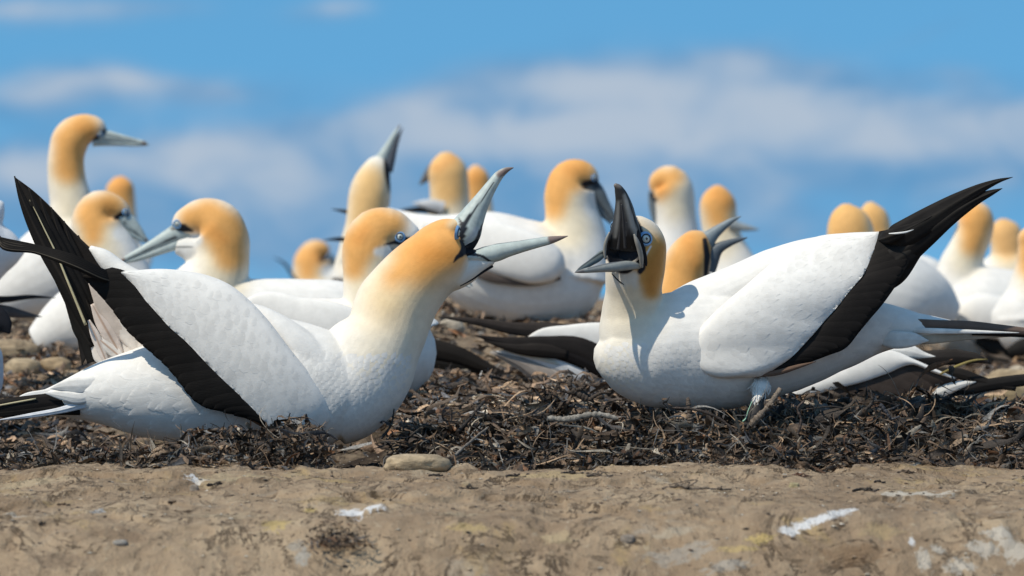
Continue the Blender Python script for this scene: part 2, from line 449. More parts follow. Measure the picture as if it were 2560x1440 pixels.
def feather(name, pts, mat_cols, parent, D, shaft=None, camber=.25, thick=.8, tilt=0.0, m=40, tipc=None, curl=0):
    """one long quill: rows (px,py,pz,halfwidth); a cambered closed vane with a raised shaft"""
    R = ctrl(pts, m); C = R[:, :3]; w = np.maximum(R[:, 3], .25)
    t = np.gradient(C, axis=0); t /= np.linalg.norm(t, axis=1)[:, None]
    n1 = np.cross(np.array([0, 0, 1.]), t); n1 /= np.linalg.norm(n1, axis=1)[:, None] + 1e-9
    n2 = np.cross(t, n1)
    ct, sn = math.cos(tilt), math.sin(tilt)
    A = n1*ct + n2*sn; B = -n1*sn + n2*ct
    if B[:, 2].mean() > 0: B = -B
    k = np.array([-1, -.6, -.25, -.07, 0, .07, .25, .6, 1.]); ks = len(k)
    hgt = camber*(1-k**2); sh = np.where(np.abs(k) < .1, 1.0, 0) * (1.0 if shaft is not None else .35)
    fr = C[:, None] + w[:, None, None]*k[None, :, None]*A[:, None] + (w[:, None]*hgt[None] + sh[None]*np.minimum(1.6, w*.15)[:, None])[:, :, None]*B[:, None]
    bk = C[:, None] + w[:, None, None]*k[None, :, None]*A[:, None] + ((w[:, None]*hgt[None])-thick)[:, :, None]*B[:, None]
    V = np.vstack([fr.reshape(-1, 3), bk.reshape(-1, 3)]); o = m*ks; F = []
    for i in range(m-1):
        for j in range(ks-1):
            F.append((i*ks+j, i*ks+j+1, (i+1)*ks+j+1, (i+1)*ks+j))
            F.append((o+i*ks+j, o+(i+1)*ks+j, o+(i+1)*ks+j+1, o+i*ks+j+1))
        F.append((i*ks, (i+1)*ks, o+(i+1)*ks, o+i*ks)); q = ks-1
        F.append((i*ks+q, o+i*ks+q, o+(i+1)*ks+q, (i+1)*ks+q))
    e = (m-1)*ks
    for j in range(ks-1):
        F.append((j, o+j, o+j+1, j+1)); F.append((e+j, e+j+1, o+e+j+1, o+e+j))
    S = np.linspace(0, 1, m)
    if callable(mat_cols): cc = np.array([[mat_cols(s, kk) for kk in k] for s in S], float)
    else: cc = np.tile(np.array(mat_cols, float), (m, ks, 1))
    if shaft is not None: cc[:, 3:6] = shaft
    col = np.vstack([cc.reshape(-1, 3)]*2)
    return mesh_obj(name, V, F, M_vane, parent, D, col)

def flight_fan(patch, n, dirn, L, W, parent, D, name='flight_feather', col=BLACK, lift=2.5, v0=-.02, umin=0.02, umax=.98, seed=2, grow=1.0):
    """row of separate flight feathers lying over a patch"""
    r = np.random.default_rng(seed)
    for i in range(n):
        u = umin + (umax-umin) * i/(n-1)
        V, F = shell(patch, u, v0, dirn[0], dirn[1], L*(1+(grow-1)*i/n)*r.uniform(.95, 1.05), W, lift, 16, 7, 1.0, .8, sink=.3)
        c = np.array(col)*r.uniform(.75, 1.3)
        mesh_obj(name, V, F, M_vane, parent, D, np.tile(c, (len(V), 1)))

def tube(pts, n=8, m=24): return loft([p if len(p) == 5 else (*p, p[3]) for p in pts], n, m)

class Surf:
    """ray casts onto a skin in authored space"""
    def __init__(s, V, F): s.b = BVHTree.FromPolygons([tuple(v) for v in V.tolist()], [tuple(int(i) for i in f) for f in F])
    def hit(s, x, y, back=False):
        if back: h = s.b.ray_cast(Vector((x, y, 3000)), Vector((0, 0, -1)))
        else: h = s.b.ray_cast(Vector((x, y, -3000)), Vector((0, 0, 1)))
        return (None, None) if h[0] is None else (np.array(h[0]), np.array(h[1]))

def disc(c, nrm, r0, r1, h0, h1, n=28, dome=0):
    """flat ring or dome about a normal"""
    nrm = nrm/np.linalg.norm(nrm); a = np.cross(nrm, [0, 1, 0.1]); a /= np.linalg.norm(a); b = np.cross(nrm, a)
    V = []; F = []; rings = 8
    for i in range(rings+1):
        f = i/rings; r = r0 + (r1-r0)*f
        h = h0 + (h1-h0)*f + dome*math.sin(math.pi*f)
        for j in range(n):
            t = 2*math.pi*j/n; V.append(c + nrm*h + r*(math.cos(t)*a + math.sin(t)*b))
    for i in range(rings):
        for j in range(n):
            k = (j+1) % n; F.append((i*n+j, i*n+k, (i+1)*n+k, (i+1)*n+j))
    return np.array(V), F

def eye(parent, D, c, nrm, r, iris=M_iris, ring=M_ring):
    c = np.asarray(c, float); nrm = np.asarray(nrm, float)
    V, F = disc(c, nrm, .01, r*.72, r*.30, -r*.1, dome=r*.14)
    e = mesh_obj('eye', V, F, iris, parent, D)
    V, F = disc(c, nrm, r*.66, r*1.12, r*.02, -r*.25, dome=r*.22)
    mesh_obj('eye_ring', V, F, ring, e, D)
    V, F = disc(c, nrm, r*.60, r*.74, r*.10, r*.06, dome=r*.10)
    mesh_obj('eyelid_line', V, F, M_skin, e, D)
    V, F = disc(c, nrm, .01, r*.2, r*.38, r*.30, dome=r*.06)
    mesh_obj('pupil', V, F, M_pupil, e, D)
    return e

GROUP = 'gannets of the nesting colony'
def bird(px, py, D, label):
    w = wpos(np.array([[px, py, 0.]]), D)[0]
    return thing('gannet', tuple(w), label, 'gannet', GROUP)

def body_skin(parent, D, parts, voxel, strokes, base=WHITE, smooth=6, mat=None, relief=1.0):
    V, F = remesh(parts, voxel, smooth)
    if relief: V = V + relief*np.stack([vnoise(V, .035, 8), vnoise(V, .035, 9), 1.2*vnoise(V, .03, 10)], 1)
    C = paint(V, base, strokes)
    mesh_obj('body', V, F, mat or M_body, parent, D, C)
    return V, F

def bill(parent, D, name, pts, strokes, base=BILL, n=28, m=70, sq=2.0, side=None, serr=0):
    V, F = loft(pts, n, m, sq, side)
    C = paint(V, base, strokes)
    return mesh_obj(name, V, F, M_horn, parent, D, C)

def ridge(parent, D, name, S, pts, mat, back=False, lift=.3):
    """thin strip of bare skin following the skin of the head: rows (px,py,r)"""
    R = ctrl(np.array([(p[0], p[1], 0, p[2]) for p in pts], float), 40); rows = []
    for x, y, _, r in R:
        c, nr = S.hit(x, y, back)
        if c is None: continue
        rows.append((c[0], c[1], c[2] - lift*(1 if not back else -1), r, max(.8, r*.35)))
    if len(rows) < 4: return
    V, F = loft(rows, 10, 60)
    return mesh_obj(name, V, F, mat, parent, D)

# =================================================================== TERRAIN
def perm_noise(x, y, seed=0):
    r = np.random.default_rng(seed); G = r.uniform(-1, 1, (256, 256))
    xi = np.floor(x).astype(int); yi = np.floor(y).astype(int); fx = x - xi; fy = y - yi
    fx = fx*fx*(3-2*fx); fy = fy*fy*(3-2*fy); a = lambda i, j: G[(xi+i) % 256, (yi+j) % 256]
    return (a(0, 0)*(1-fx)+a(1, 0)*fx)*(1-fy) + (a(0, 1)*(1-fx)+a(1, 1)*fx)*fy
def fbm(x, y, o=5, seed=0, g=.5):
    s = 0; a = 1
    for i in range(o): s = s + a*perm_noise(x*2**i + 13.7*i, y*2**i + 7.1*i, seed+i); a *= g
    return s

def smooth01(x, a, b): return sstep((x - a)/(b - a))

def ground_z(x, y, detail=True):
    x = np.asarray(x, float); y = np.asarray(y, float)
    edge = 7.56 + .05*fbm(x*1.7+3, x*0+.5, 3, 40)
    z = -.038*np.clip((8.62 - y)/1.0, 0, 1)**1.25 - .04*np.clip(7.62 - y, 0, 9)
    z = z - np.where(y < edge, (edge-y)**1.5*1.1, 0)*(y > edge-.5) - np.where(y <= edge-.5, .389 + (edge-.5-y)*.8, 0)
    z = np.maximum(z, -1.6 + .05*fbm(x, y, 3, 2))
    px0 = 1280 + x/np.maximum(y, .5)*K
    z = z + (.205*smooth01(y, 9.0, 12.0) + .03*smooth01(y, 12, 14.5))*(1 - .50*smooth01(px0, 2080, 2400)) - .9*smooth01(y, 26, 44) - 25*smooth01(y, 44, 52)
    px = 1280 + x/y*K
    m_r = smooth01(px, 960, 1300) * smooth01(y, 8.64, 8.88) * (1 - smooth01(y, 9.6, 10.6))
    m_l = (1 - smooth01(px, 790, 860)) * smooth01(y, 8.60, 8.68) * (1 - smooth01(y, 8.72, 8.84))
    m_c = smooth01(px, 940, 1020) * (1-smooth01(px, 1000, 1300)) * smooth01(y, 8.75, 8.95)
    m_l = m_l*(.35 + .65*smooth01(px, 380, 520))
    hollow = smooth01(px, 780, 850)*(1 - smooth01(px, 960, 1040))*smooth01(y, 8.55, 8.7)*(1 - smooth01(y, 9.0, 9.15))
    z = z - .016*hollow
    z = z + .062*m_r + .014*m_l + .035*m_c
    if detail:
        z = z + .012*fbm(x*2.2, y*2.2, 3, 3) + .0060*fbm(x*9, y*4, 4, 9)
        # thin broken ledges of the shelf
        led = fbm(x*3.1, y*2.6, 4, 21); z = z + .011*(sstep((led-.12)/.035) - .5)*.8*smooth01(y, 7.2, 7.8)*(1-smooth01(y, 9.2, 9.8))
        z = z + .0016*fbm(x*22, y*9, 3, 71)*smooth01(y, 7.0, 7.4)
        z = z + .006*np.maximum(0, fbm(x*4.5, y*5, 4, 91)+.1)*np.exp(-((y-8.52)/.12)**2)
        l2 = fbm(x*2.3+5, y*1.7, 5, 55); z = z + .006*(sstep((l2+.1)/.03)+sstep((l2-.35)/.03))*smooth01(y, 7.3, 7.6)*(1-smooth01(y, 8.6, 8.8))
        z = z - .005*(1-smooth01(np.abs(fbm(x*2.3+5, y*1.6, 4, 101)), 0, .025))*smooth01(y, 7.3, 7.6)*(1-smooth01(y, 8.6, 8.8))
        z = z + .020*fbm(x*5, y*5, 5, 33)*(1-smooth01(y, 7.45, 7.75))*.6
        z = z + .0022*fbm(x*45, y*24, 3, 61)
    return z

def grid_sheet(xs, ys):
    X, Y = np.meshgrid(xs, ys, indexing='ij'); Z = ground_z(X, Y)
    V = np.stack([X, Y, Z], -1).reshape(-1, 3); nx, ny = len(xs), len(ys)
    i, j = np.meshgrid(np.arange(nx-1), np.arange(ny-1), indexing='ij'); a = (i*ny+j).ravel()
    F = np.stack([a, a+ny, a+ny+1, a+1], 1)
    return V, F
xs = np.concatenate([-np.geomspace(60, 1.15, 26)[:-1], np.linspace(-1.15, 1.15, 520), np.geomspace(1.15, 60, 26)[1:]])
ys = np.concatenate([np.linspace(-6, 7.0, 50)[:-1], np.linspace(7.0, 9.2, 640)[:-1], np.linspace(9.2, 13, 190)[:-1], np.geomspace(13, 60, 40)])
V, F = grid_sheet(xs, ys)

def fast_mesh(name, V, F, mat, col=None, smooth=True):
    me = bpy.data.meshes.new(name); F = np.asarray(F); k = F.shape[1]
    me.vertices.add(len(V)); me.vertices.foreach_set('co', np.asarray(V, float).ravel())
    me.loops.add(F.size); me.loops.foreach_set('vertex_index', F.ravel().astype(np.int32))
    me.polygons.add(len(F)); me.polygons.foreach_set('loop_start', np.arange(0, F.size, k, dtype=np.int32))
    me.polygons.foreach_set('loop_total', np.full(len(F), k, dtype=np.int32))
    me.update(calc_edges=True); me.validate()
    me.polygons.foreach_set('use_smooth', np.full(len(me.polygons), smooth))
    if col is not None:
        at = me.color_attributes.new('Col', 'FLOAT_COLOR', 'POINT'); c4 = np.ones((len(V), 4)); c4[:, :3] = col
        at.data.foreach_set('color', c4.ravel())
    me.materials.append(mat)
    ob = bpy.data.objects.new(name, me); COL.objects.link(ob); return ob

def g_of(px, py, y0=None):
    """ground point that shows at a photo pixel (marching along the view ray)"""
    y = np.linspace(5.5, 12.0, 2600); x = (px-1280)/K*y; zr = CAMZ - (py-720)/K*y
    g = ground_z(x, y); i = np.argmax(g > zr)
    return float(x[i]), float(y[i]), float(g[i])

def ground_mat():
    m, T, b = new_mat('rock_shelf')
    oc = T.n('ShaderNodeTexCoord').outputs['Object']
    sep = T.n('ShaderNodeSeparateXYZ'); T.link(oc, sep.inputs[0])
    n1 = T.noise(T.vmul(oc, (1.2, .8, 1.5)), 2.2, 6, .6, .5)
    n2 = T.noise(T.vmul(oc, (1.0, .42, 1.2)), 16, 7, .68, .3)
    n3 = T.noise(T.vmul(oc, (1.0, .4, 1.0)), 85, 6, .72)
    base = T.ramp(T.math('MULTIPLY_ADD', n2, .55, T.math('MULTIPLY', n1, .45)),
                  [(.30, (.19, .132, .085)), (.45, (.33, .240, .158)), (.57, (.43, .322, .215)), (.72, (.56, .435, .29))])
    base = T.mix(T.step(T.noise(T.vmul(oc, (1, .6, 1), (4, 2, 0)), 6.5, 6, .65, .6), .57, .68, 0, .65), base, (.46, .33, .16))   # ochre
    base = T.mix(T.step(T.noise(T.vmul(oc, (1, .6, 1), (9, 5, 0)), 8.5, 7, .66, .8), .58, .70, 0, .5), base, (.40, .36, .30))   # grey crust
    base = T.mix(T.step(T.noise(T.vmul(oc, (1, .5, 1), (1, 7, 0)), 22, 7, .66, .8), .58, .70, 0, .75), base, (.105, .072, .047))
    base = T.mix(T.step(n3, .56, .72, 0, .7), base, (.52, .43, .31))
    base = T.mix(T.step(n3, .44, .30, 0, .75), base, (.085, .060, .042))
    n4 = T.noise(T.vmul(oc, (1.0, .45, 1.0), (3, 8, 1)), 9, 7, .7, 1.2)
    crack = T.step(T.math('ABSOLUTE', T.math('SUBTRACT', n4, .5)), .006, .022, .75, 0)
    crack = T.math('MULTIPLY', crack, T.step(n2, .42, .60))
    base = T.mix(crack, base, (.075, .05, .034))
    # soil darkened by rotted weed round the nests and behind
    nest = T.math('MULTIPLY', T.step(sep.outputs[1], 8.62, 8.78), T.step(sep.outputs[1], 9.7, 10.3, 1, .25))
    base = T.mix(T.math('MULTIPLY', nest, T.step(n2, .62, .35, .55, 1)), base, (.030, .021, .015))
    def stain(base, px, py, w, hh, col, amt=.9, rag=.9):
        """a mark w x hh photo pixels across (half sizes), laid on the rock where it shows"""
        x, y, z = g_of(px, py); y1 = g_of(px, py - hh)[1]; y2 = g_of(px, py + hh)[1]
        mp = T.n('ShaderNodeMapping', vector_type='TEXTURE'); T.link(oc, mp.inputs[0])
        mp.inputs['Location'].default_value = (x, (y1+y2)/2, z)
        mp.inputs['Scale'].default_value = (w/K*y, max(.008, abs(y1-y2)/2), .5)
        ln = T.n('ShaderNodeVectorMath', operation='LENGTH'); T.link(mp.outputs[0], ln.inputs[0])
        nn = T.noise(T.vmul(mp.outputs[0], (1.6, 1.3, 1), (px*.37, py*.21, 0)), 1.6, 7, .72, .5)
        q = T.math('ADD', ln.outputs['Value'], T.math('MULTIPLY', T.math('SUBTRACT', nn, .5), rag*3.4))
        return T.mix(T.step(q, .55, .95, amt, 0), base, col)
    W_ = (.78, .78, .78); O_ = (.56, .42, .18); G_ = (.40, .38, .34); P_ = (.60, .55, .47)
    for a in [(880, 1281, 46, 10, W_), (930, 1274, 40, 11, W_), (1975, 1328, 34, 13, W_, .9, .6), (2005, 1316, 34, 12, W_, .9, .6), (2035, 1304, 34, 11, W_, .9, .6), (2065, 1293, 34, 10, W_, .9, .6), (2095, 1284, 36, 8, W_, .9, .6), (2122, 1277, 30, 6, W_, .9, .6),
              (690, 1316, 44, 16, O_, .8), (775, 1275, 22, 7, O_, .8), (1900, 1352, 44, 14, O_), (1850, 1375, 60, 12, O_, .6), (1170, 1322, 60, 14, O_, .5), (500, 1204, 44, 6, W_),
              (1400, 1188, 130, 12, (.50, .38, .21), .7), (1500, 1160, 120, 10, (.50, .38, .21), .6), (600, 1197, 130, 12, (.50, .40, .25), .6), (80, 1205, 120, 14, (.50, .40, .26), .6), (1080, 1180, 90, 12, (.50, .41, .29), .7),
              (2290, 1236, 110, 7, P_, .8), (2500, 1335, 50, 22, P_, .8), (2460, 1375, 50, 26, P_, .7), (2540, 1385, 44, 34, P_, .7), (2400, 1415, 46, 24, P_, .7), (2310, 1400, 26, 34, P_, .7), (2345, 1375, 22, 14, P_, .7),
              (755, 1395, 22, 30, G_, .8), (740, 1365, 26, 16, G_, .6), (1700, 1390, 110, 24, (.42, .40, .36), .5), (1820, 1415, 70, 18, (.42, .40, .36), .6), (40, 1291, 46, 4, P_, .7), (1395, 1345, 50, 16, (.50, .39, .24), .7),
              (250, 1277, 24, 7, (.42, .46, .50), .7), (2200, 1330, 60, 22, (.42, .32, .18), .6), (2150, 1390, 120, 40, (.20, .125, .07), .5), (2279, 1356, 9, 12, (.7, .7, .7)), (1690, 1330, 70, 12, (.46, .40, .31), .6),
              (300, 1340, 90, 26, (.17, .115, .075), .5), (840, 1375, 90, 26, (.24, .16, .09), .5), (1250, 1370, 120, 26, (.20, .145, .1), .4), (140, 1400, 120, 26, (.19, .14, .1), .4), (1130, 1285, 100, 6, (.46, .38, .26), .5), (560, 1290, 110, 6, (.46, .38, .26), .4)]:
        base = stain(base, *a)
    T.link(base, b.inputs['Base Color']); b.inputs['Roughness'].default_value = .95; b.inputs['Specular IOR Level'].default_value = .12
    hh = T.math('ADD', T.math('MULTIPLY', n2, 1.2), T.math('MULTIPLY', n3, .55))
    hh = T.math('ADD', hh, T.math('MULTIPLY', T.noise(oc, 320, 4, .7), .25))
    hh = T.math('SUBTRACT', hh, T.math('MULTIPLY', crack, .5))
    bp = T.n('ShaderNodeBump'); bp.inputs['Strength'].default_value = 1.0; bp.inputs['Distance'].default_value = .012
    T.link(hh, bp.inputs['Height']); T.link(bp.outputs[0], b.inputs['Normal'])
    return m
M_ground = ground_mat()
ground = fast_mesh('ground', V, F, M_ground); ground['kind'] = 'structure'; ground['label'] = 'tan rock shelf of the cliff top'

# sea far below the cliff
m_sea, T, b = new_mat('sea_water')
oc = T.n('ShaderNodeTexCoord').outputs['Object']
b.inputs['Base Color'].default_value = (.03, .10, .18, 1); b.inputs['Roughness'].default_value = .25
bp = T.n('ShaderNodeBump'); bp.inputs['Strength'].default_value = .6; bp.inputs['Distance'].default_value = 1
T.link(T.noise(oc, .15, 5, .6), bp.inputs['Height']); T.link(bp.outputs[0], b.inputs['Normal'])
sea = fast_mesh('sea', np.array([[-9000, -3000, -22], [9000, -3000, -22], [9000, 15000, -22], [-9000, 15000, -22.]]), np.array([[0, 1, 2, 3]]), m_sea, smooth=False)
sea['kind'] = 'structure'; sea['label'] = 'blue sea far below the cliff'
# =================================================================== LEFT CALLING BIRD
D = HERO
LB = bird(700, 1130, D, 'front left calling gannet, pale bill wide open to the right, wings raised')
body_parts = [
    loft([(60, 1015, 5, 16, 40), (150, 1000, 0, 42, 58), (250, 985, 0, 78, 82), (350, 980, 0, 112, 104), (450, 975, 0, 134, 118),
          (550, 962, 0, 148, 128), (650, 945, 0, 155, 134), (740, 958, 0, 152, 134), (815, 990, 0, 147, 126), (865, 1025, 5, 118, 106), (895, 1050, 8, 66, 66), (905, 1060, 8, 20, 20)], 40, 80),
    loft([(800, 1020, 0, 110, 110), (850, 985, 5, 128, 118), (888, 945, 12, 132, 116), (930, 888, 22, 122, 108), (965, 832, 32, 101, 96), (985, 772, 40, 101, 94),
          (1018, 722, 46, 95, 90), (1056, 680, 50, 89, 86), (1100, 645, 52, 84, 80), (1130, 622, 52, 74, 70), (1148, 610, 52, 56, 56), (1158, 605, 52, 30, 30)], 40, 70),
    loft([(1050, 640, 50, 20, 30), (1072, 620, 50, 50, 50), (1105, 590, 50, 42, 45), (1135, 567, 50, 26, 34), (1146, 558, 50, 14, 22)], 24, 24),
    loft([(1090, 690, 48, 50, 52), (1150, 680, 50, 40, 40), (1195, 662, 50, 25, 26), (1235, 650, 50, 9, 12)], 24, 24),
    loft([(600, 765, -30, 12, 20), (640, 792, -42, 34, 36), (705, 845, -60, 52, 50), (775, 905, -66, 56, 54), (845, 975, -66, 46, 50), (880, 1010, -60, 22, 30)], 24, 30),
    # back and shoulder behind the wing
    loft([(560, 840, 10, 60, 70), (640, 850, 5, 75, 90), (720, 890, 0, 84, 105), (800, 930, 0, 88, 110), (850, 960, 0, 70, 90)], 30, 30),
]
NK = [(860, 1010), (905, 920), (950, 850)]
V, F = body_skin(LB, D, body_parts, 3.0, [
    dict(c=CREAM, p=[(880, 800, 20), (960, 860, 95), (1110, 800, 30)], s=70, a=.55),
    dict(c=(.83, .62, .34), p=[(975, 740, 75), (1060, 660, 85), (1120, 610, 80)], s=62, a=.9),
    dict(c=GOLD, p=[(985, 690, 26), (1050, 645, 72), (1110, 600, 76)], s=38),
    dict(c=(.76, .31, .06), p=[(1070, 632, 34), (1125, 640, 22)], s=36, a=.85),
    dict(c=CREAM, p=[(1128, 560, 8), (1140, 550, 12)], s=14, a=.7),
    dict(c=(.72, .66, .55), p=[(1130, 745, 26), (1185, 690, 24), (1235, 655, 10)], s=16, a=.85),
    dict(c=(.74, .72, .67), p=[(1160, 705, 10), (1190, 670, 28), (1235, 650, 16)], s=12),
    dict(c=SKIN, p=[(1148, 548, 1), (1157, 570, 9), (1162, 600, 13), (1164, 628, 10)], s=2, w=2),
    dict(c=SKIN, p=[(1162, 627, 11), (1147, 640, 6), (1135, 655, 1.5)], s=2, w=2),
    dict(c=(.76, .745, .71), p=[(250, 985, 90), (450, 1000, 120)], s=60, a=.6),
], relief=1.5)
S = Surf(V, F)
ub = bill(LB, D, 'upper_bill', [(1143, 602, 50, 34, 30), (1160, 581, 50, 42, 32), (1178, 548, 50, 33, 27), (1195, 518, 50, 25, 22), (1212, 490, 50, 19, 17), (1233, 458, 50, 14, 12), (1250, 436, 50, 11, 9), (1266, 425, 50, 7, 6), (1284, 419, 50, .8, .8)],
     [dict(c=(.30, .345, .34), p=[(1230, 470, 1), (1195, 560, 3)], s=8, a=.4),
      dict(c=TIP, p=[(1250, 434, 9), (1284, 420, 8)], s=5, w=4), dict(c=(.40, .37, .33), p=[(1247, 445, 5)], s=5, a=.5, w=4),
      dict(c=SKIN, p=[(1154, 592, 8), (1162, 562, 7), (1170, 546, 5), (1182, 530, 2.6), (1205, 500, 1.4), (1234, 456, 1.1)], s=1.2),
      dict(c=SKIN, p=[(1147, 545, 1), (1154, 560, 5), (1152, 600, 8), (1154, 630, 7)], s=2),
      dict(c=(.44, .48, .50), p=[(1190, 575, 9), (1172, 605, 5), (1160, 626, 2)], s=2),
      dict(c=SKIN, p=[(1178, 622, 6), (1192, 600, 6), (1204, 570, 2.5), (1222, 530, 1.4), (1240, 490, 1.0), (1258, 452, .8)], s=1.2, w=3)], m=120, n=40)
V2, F2 = loft([(1158, 626, 50, 16, 24), (1172, 610, 50, 17, 23), (1186, 588, 50, 15, 20), (1196, 566, 50, 7, 14)], 20, 24)
mesh_obj('gape_skin', V2, F2, M_skin, LB, D)
V2, F2 = loft([(1140, 648, 50, 3, 44), (1152, 640, 50, 9, 42), (1166, 634, 50, 14, 34), (1185, 632, 50, 9, 25), (1200, 630, 50, 4, 18)], 24, 24)
mesh_obj('gape_corner', V2, F2, M_skin, LB, D)
lb = bill(LB, D, 'lower_bill', [(1168, 643, 50, 12, 30), (1190, 641, 50, 17, 29), (1215, 638, 50, 22, 26), (1240, 632, 50, 22, 23), (1270, 624, 50, 18.5, 19), (1300, 617, 50, 15.5, 15), (1340, 608, 50, 12.5, 11), (1378, 600, 50, 9.5, 8), (1400, 595, 50, 5.5, 5), (1420, 590, 50, .8, .8)],
     [dict(c=TIP, p=[(1384, 598, 14), (1420, 590, 14)], s=4, w=5), dict(c=(.07, .06, .055), p=[(1238, 660, 4), (1300, 637, 4.5), (1345, 622, 3), (1390, 606, 1.5)], s=2.5),
      dict(c=SKIN, p=[(1172, 634, 5), (1192, 636, 3.5), (1208, 642, 2.8), (1222, 652, 2.6), (1236, 658, 3)], s=1.2, w=2),
      dict(c=(.70, .68, .63), p=[(1160, 668, 14), (1192, 658, 12), (1212, 664, 9)], s=2),
      dict(c=SKIN, p=[(1190, 624, .8), (1230, 611, .9), (1300, 601, .9), (1370, 590, 1)], s=1)], m=130, n=40)
ridge(LB, D, 'gular_stripe', S, [(1150, 715, 1.5), (1180, 698, 3), (1210, 676, 5), (1235, 660, 6)], M_skin)
eye(LB, D, np.array([1145, 582, -10.]), np.array([.96, .14, -.22]), 17)

def far_near(o, lab=None):
    if lab: o['label'] = lab
    return o
# near wing
wing = Patch([(838, 1046, -100), (815, 995, -118), (775, 935, -128), (722, 868, -130), (670, 800, -122), (625, 752, -112), (575, 712, -104), (525, 690, -98), (470, 678, -96), (400, 672, -104), (345, 675, -116), (302, 679, -126)],
             [(800, 1076, -108), (745, 1083, -122), (684, 1074, -134), (642, 1034, -144), (620, 1012, -148), (583, 974, -152), (520, 912, -156), (463, 852, -154), (424, 818, -152), (392, 782, -148), (365, 752, -144), (335, 712, -136), (302, 681, -128)],
             camber=30, thick=10, bias=.36)
wg = mesh_obj('wing', *wing.sheet(), M_covert, LB, D, np.tile(np.array(WHITE), (wing.m*wing.k*2, 1)))
wg['label'] = 'near wing with white coverts and black trailing feathers'
coverts(wing, (.62, .85), 24, 8, 60, 17, .95, 'covert_feathers', wg, D, 3, jitter=.13)
band = Patch([(700, 1078, -128), (660, 1044, -138), (632, 1014, -144), (596, 974, -148), (534, 910, -150), (476, 850, -148), (436, 814, -146), (402, 778, -140), (374, 746, -136), (344, 706, -130), (310, 676, -126), (280, 668, -124)],
             [(682, 1080, -124), (650, 1062, -134), (608, 1044, -140), (562, 1031, -144), (506, 1016, -144), (476, 992, -142), (450, 958, -140), (420, 920, -138), (372, 876, -134), (318, 826, -130), (276, 768, -126), (205, 690, -122)],
             camber=8, thick=4, bias=.4)
mesh_obj('flight_feather_base', *band.sheet(), M_vane, wg, D, np.tile(np.array(BLACK), (band.m*band.k*2, 1)))
flight_fan(band, 22, (.58, .80), 104, 16, wg, D, 'secondary_feather', col=(.0095, .008, .007), v0=-.08, lift=2.6, grow=1.15)
for i, (a, b) in enumerate([(0, 0), (5, 5), (10, 11), (14, 17), (17, 24)]):
    feather('primary_feather', [(340, 712+b*.3, -80, 2), (305, 696+b*.5, -98-i, 4), (258, 680+b*.7, -130-i*2, 8), (190, 647+b*.8, -152-i*3, 8), (90, 616+b*.6, -150-i*2, 5), (0, 594+b*.5+2, -148-i*2, 4), (-50+a*3, 580+b*.4, -146, 1)],
            (.010, .0085, .0075), wg, D, shaft=(.10, .085, .065), camber=.2)
# far wing, seen from inside
fw = Patch([(40, 447, 150), (75, 540, 140), (120, 640, 125), (160, 730, 112), (185, 810, 100), (205, 915, 92)],
           [(34, 440, 150), (85, 478, 130), (130, 520, 112), (190, 585, 92), (250, 640, 70), (320, 690, 56)], camber=-4, thick=3, bias=.5)
fwm = mesh_obj('wing', *fw.sheet(), M_vane, LB, D, np.tile(np.array((.013, .011, .010)), (fw.m*fw.k*2, 1)))
fwm['label'] = 'far wing raised behind the back, black inner face with pale quill'
for i, (tx, ty) in enumerate([(232, 622), (196, 588), (160, 552), (128, 518), (100, 494), (72, 470), (36, 440)]):
    f = i/6; bx, by = 290-55*f, 800+50*f
    feather('primary_feather', [(bx, by, 60, 12), (bx*.66+tx*.34, by*.66+ty*.34+6, 78-3*i, 20), (bx*.36+tx*.64-5, by*.36+ty*.64+12, 92-4*i, 19), (bx*.12+tx*.88-3, by*.12+ty*.88+10, 104-5*i, 10), (tx, ty, 112-5*i, 1.5)],
            (.009, .0078, .007), fwm, D, shaft=(.022, .018, .015), camber=.10)
fe = feather('primary_feather', [(245, 860, 66, 22), (205, 785, 72, 26), (165, 700, 82, 27), (125, 610, 94, 24), (92, 535, 106, 17), (62, 478, 118, 8), (45, 450, 122, 1)],
        (.014, .012, .0105), fwm, D, camber=.08)
fe['label'] = 'outermost black primary with a pale yellow shaft'
V2, F2 = tube([(214, 812, 24, 3.6), (203, 785, 28, 3.4), (168, 700, 40, 2.9), (139, 630, 56, 2.3), (112, 575, 66, 1.7), (90, 530, 76, 1.1), (74, 500, 86, .5)], 8, 40)
mesh_obj('quill_shaft', V2, F2, M_horn, fwm, D, np.tile(np.array(SHAFT), (len(V2), 1)))
for i in range(9):
    f = i/8
    feather('primary_covert', [(232+f*16, 905-f*10, 88, 14), (214-14*f, 850-80*f, 90, 17), (190-28*f, 815-100*f, 92, 12), (176-32*f, 790-110*f, 93, 1)], (.010, .009, .008), fwm, D, camber=.3)
lin = Patch([(212, 820, 74), (225, 860, 70), (240, 905, 66), (270, 915, 58), (330, 900, 50)], [(245, 668, 60), (290, 705, 50), (340, 770, 44), (400, 830, 40), (470, 920, 30)], camber=6, thick=4)
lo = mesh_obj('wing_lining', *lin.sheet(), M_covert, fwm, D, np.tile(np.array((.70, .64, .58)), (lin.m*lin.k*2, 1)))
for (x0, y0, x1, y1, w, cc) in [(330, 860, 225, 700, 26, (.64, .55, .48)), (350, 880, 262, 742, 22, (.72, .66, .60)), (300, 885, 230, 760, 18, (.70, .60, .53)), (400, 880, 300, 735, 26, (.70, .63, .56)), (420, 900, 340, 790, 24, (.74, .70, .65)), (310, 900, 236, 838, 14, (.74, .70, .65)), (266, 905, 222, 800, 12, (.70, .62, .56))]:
    feather('lining_feather', [(x0, y0, 46, w*.6), ((x0*2+x1)/3, (y0*2+y1)/3, 42, w), ((x0+2*x1)/3, (y0+2*y1)/3, 42, w*.95), (x1, y1, 46, w*.25)], cc, fwm, D, shaft=(.50, .36, .28) if w < 20 else None, camber=.15, m=20)
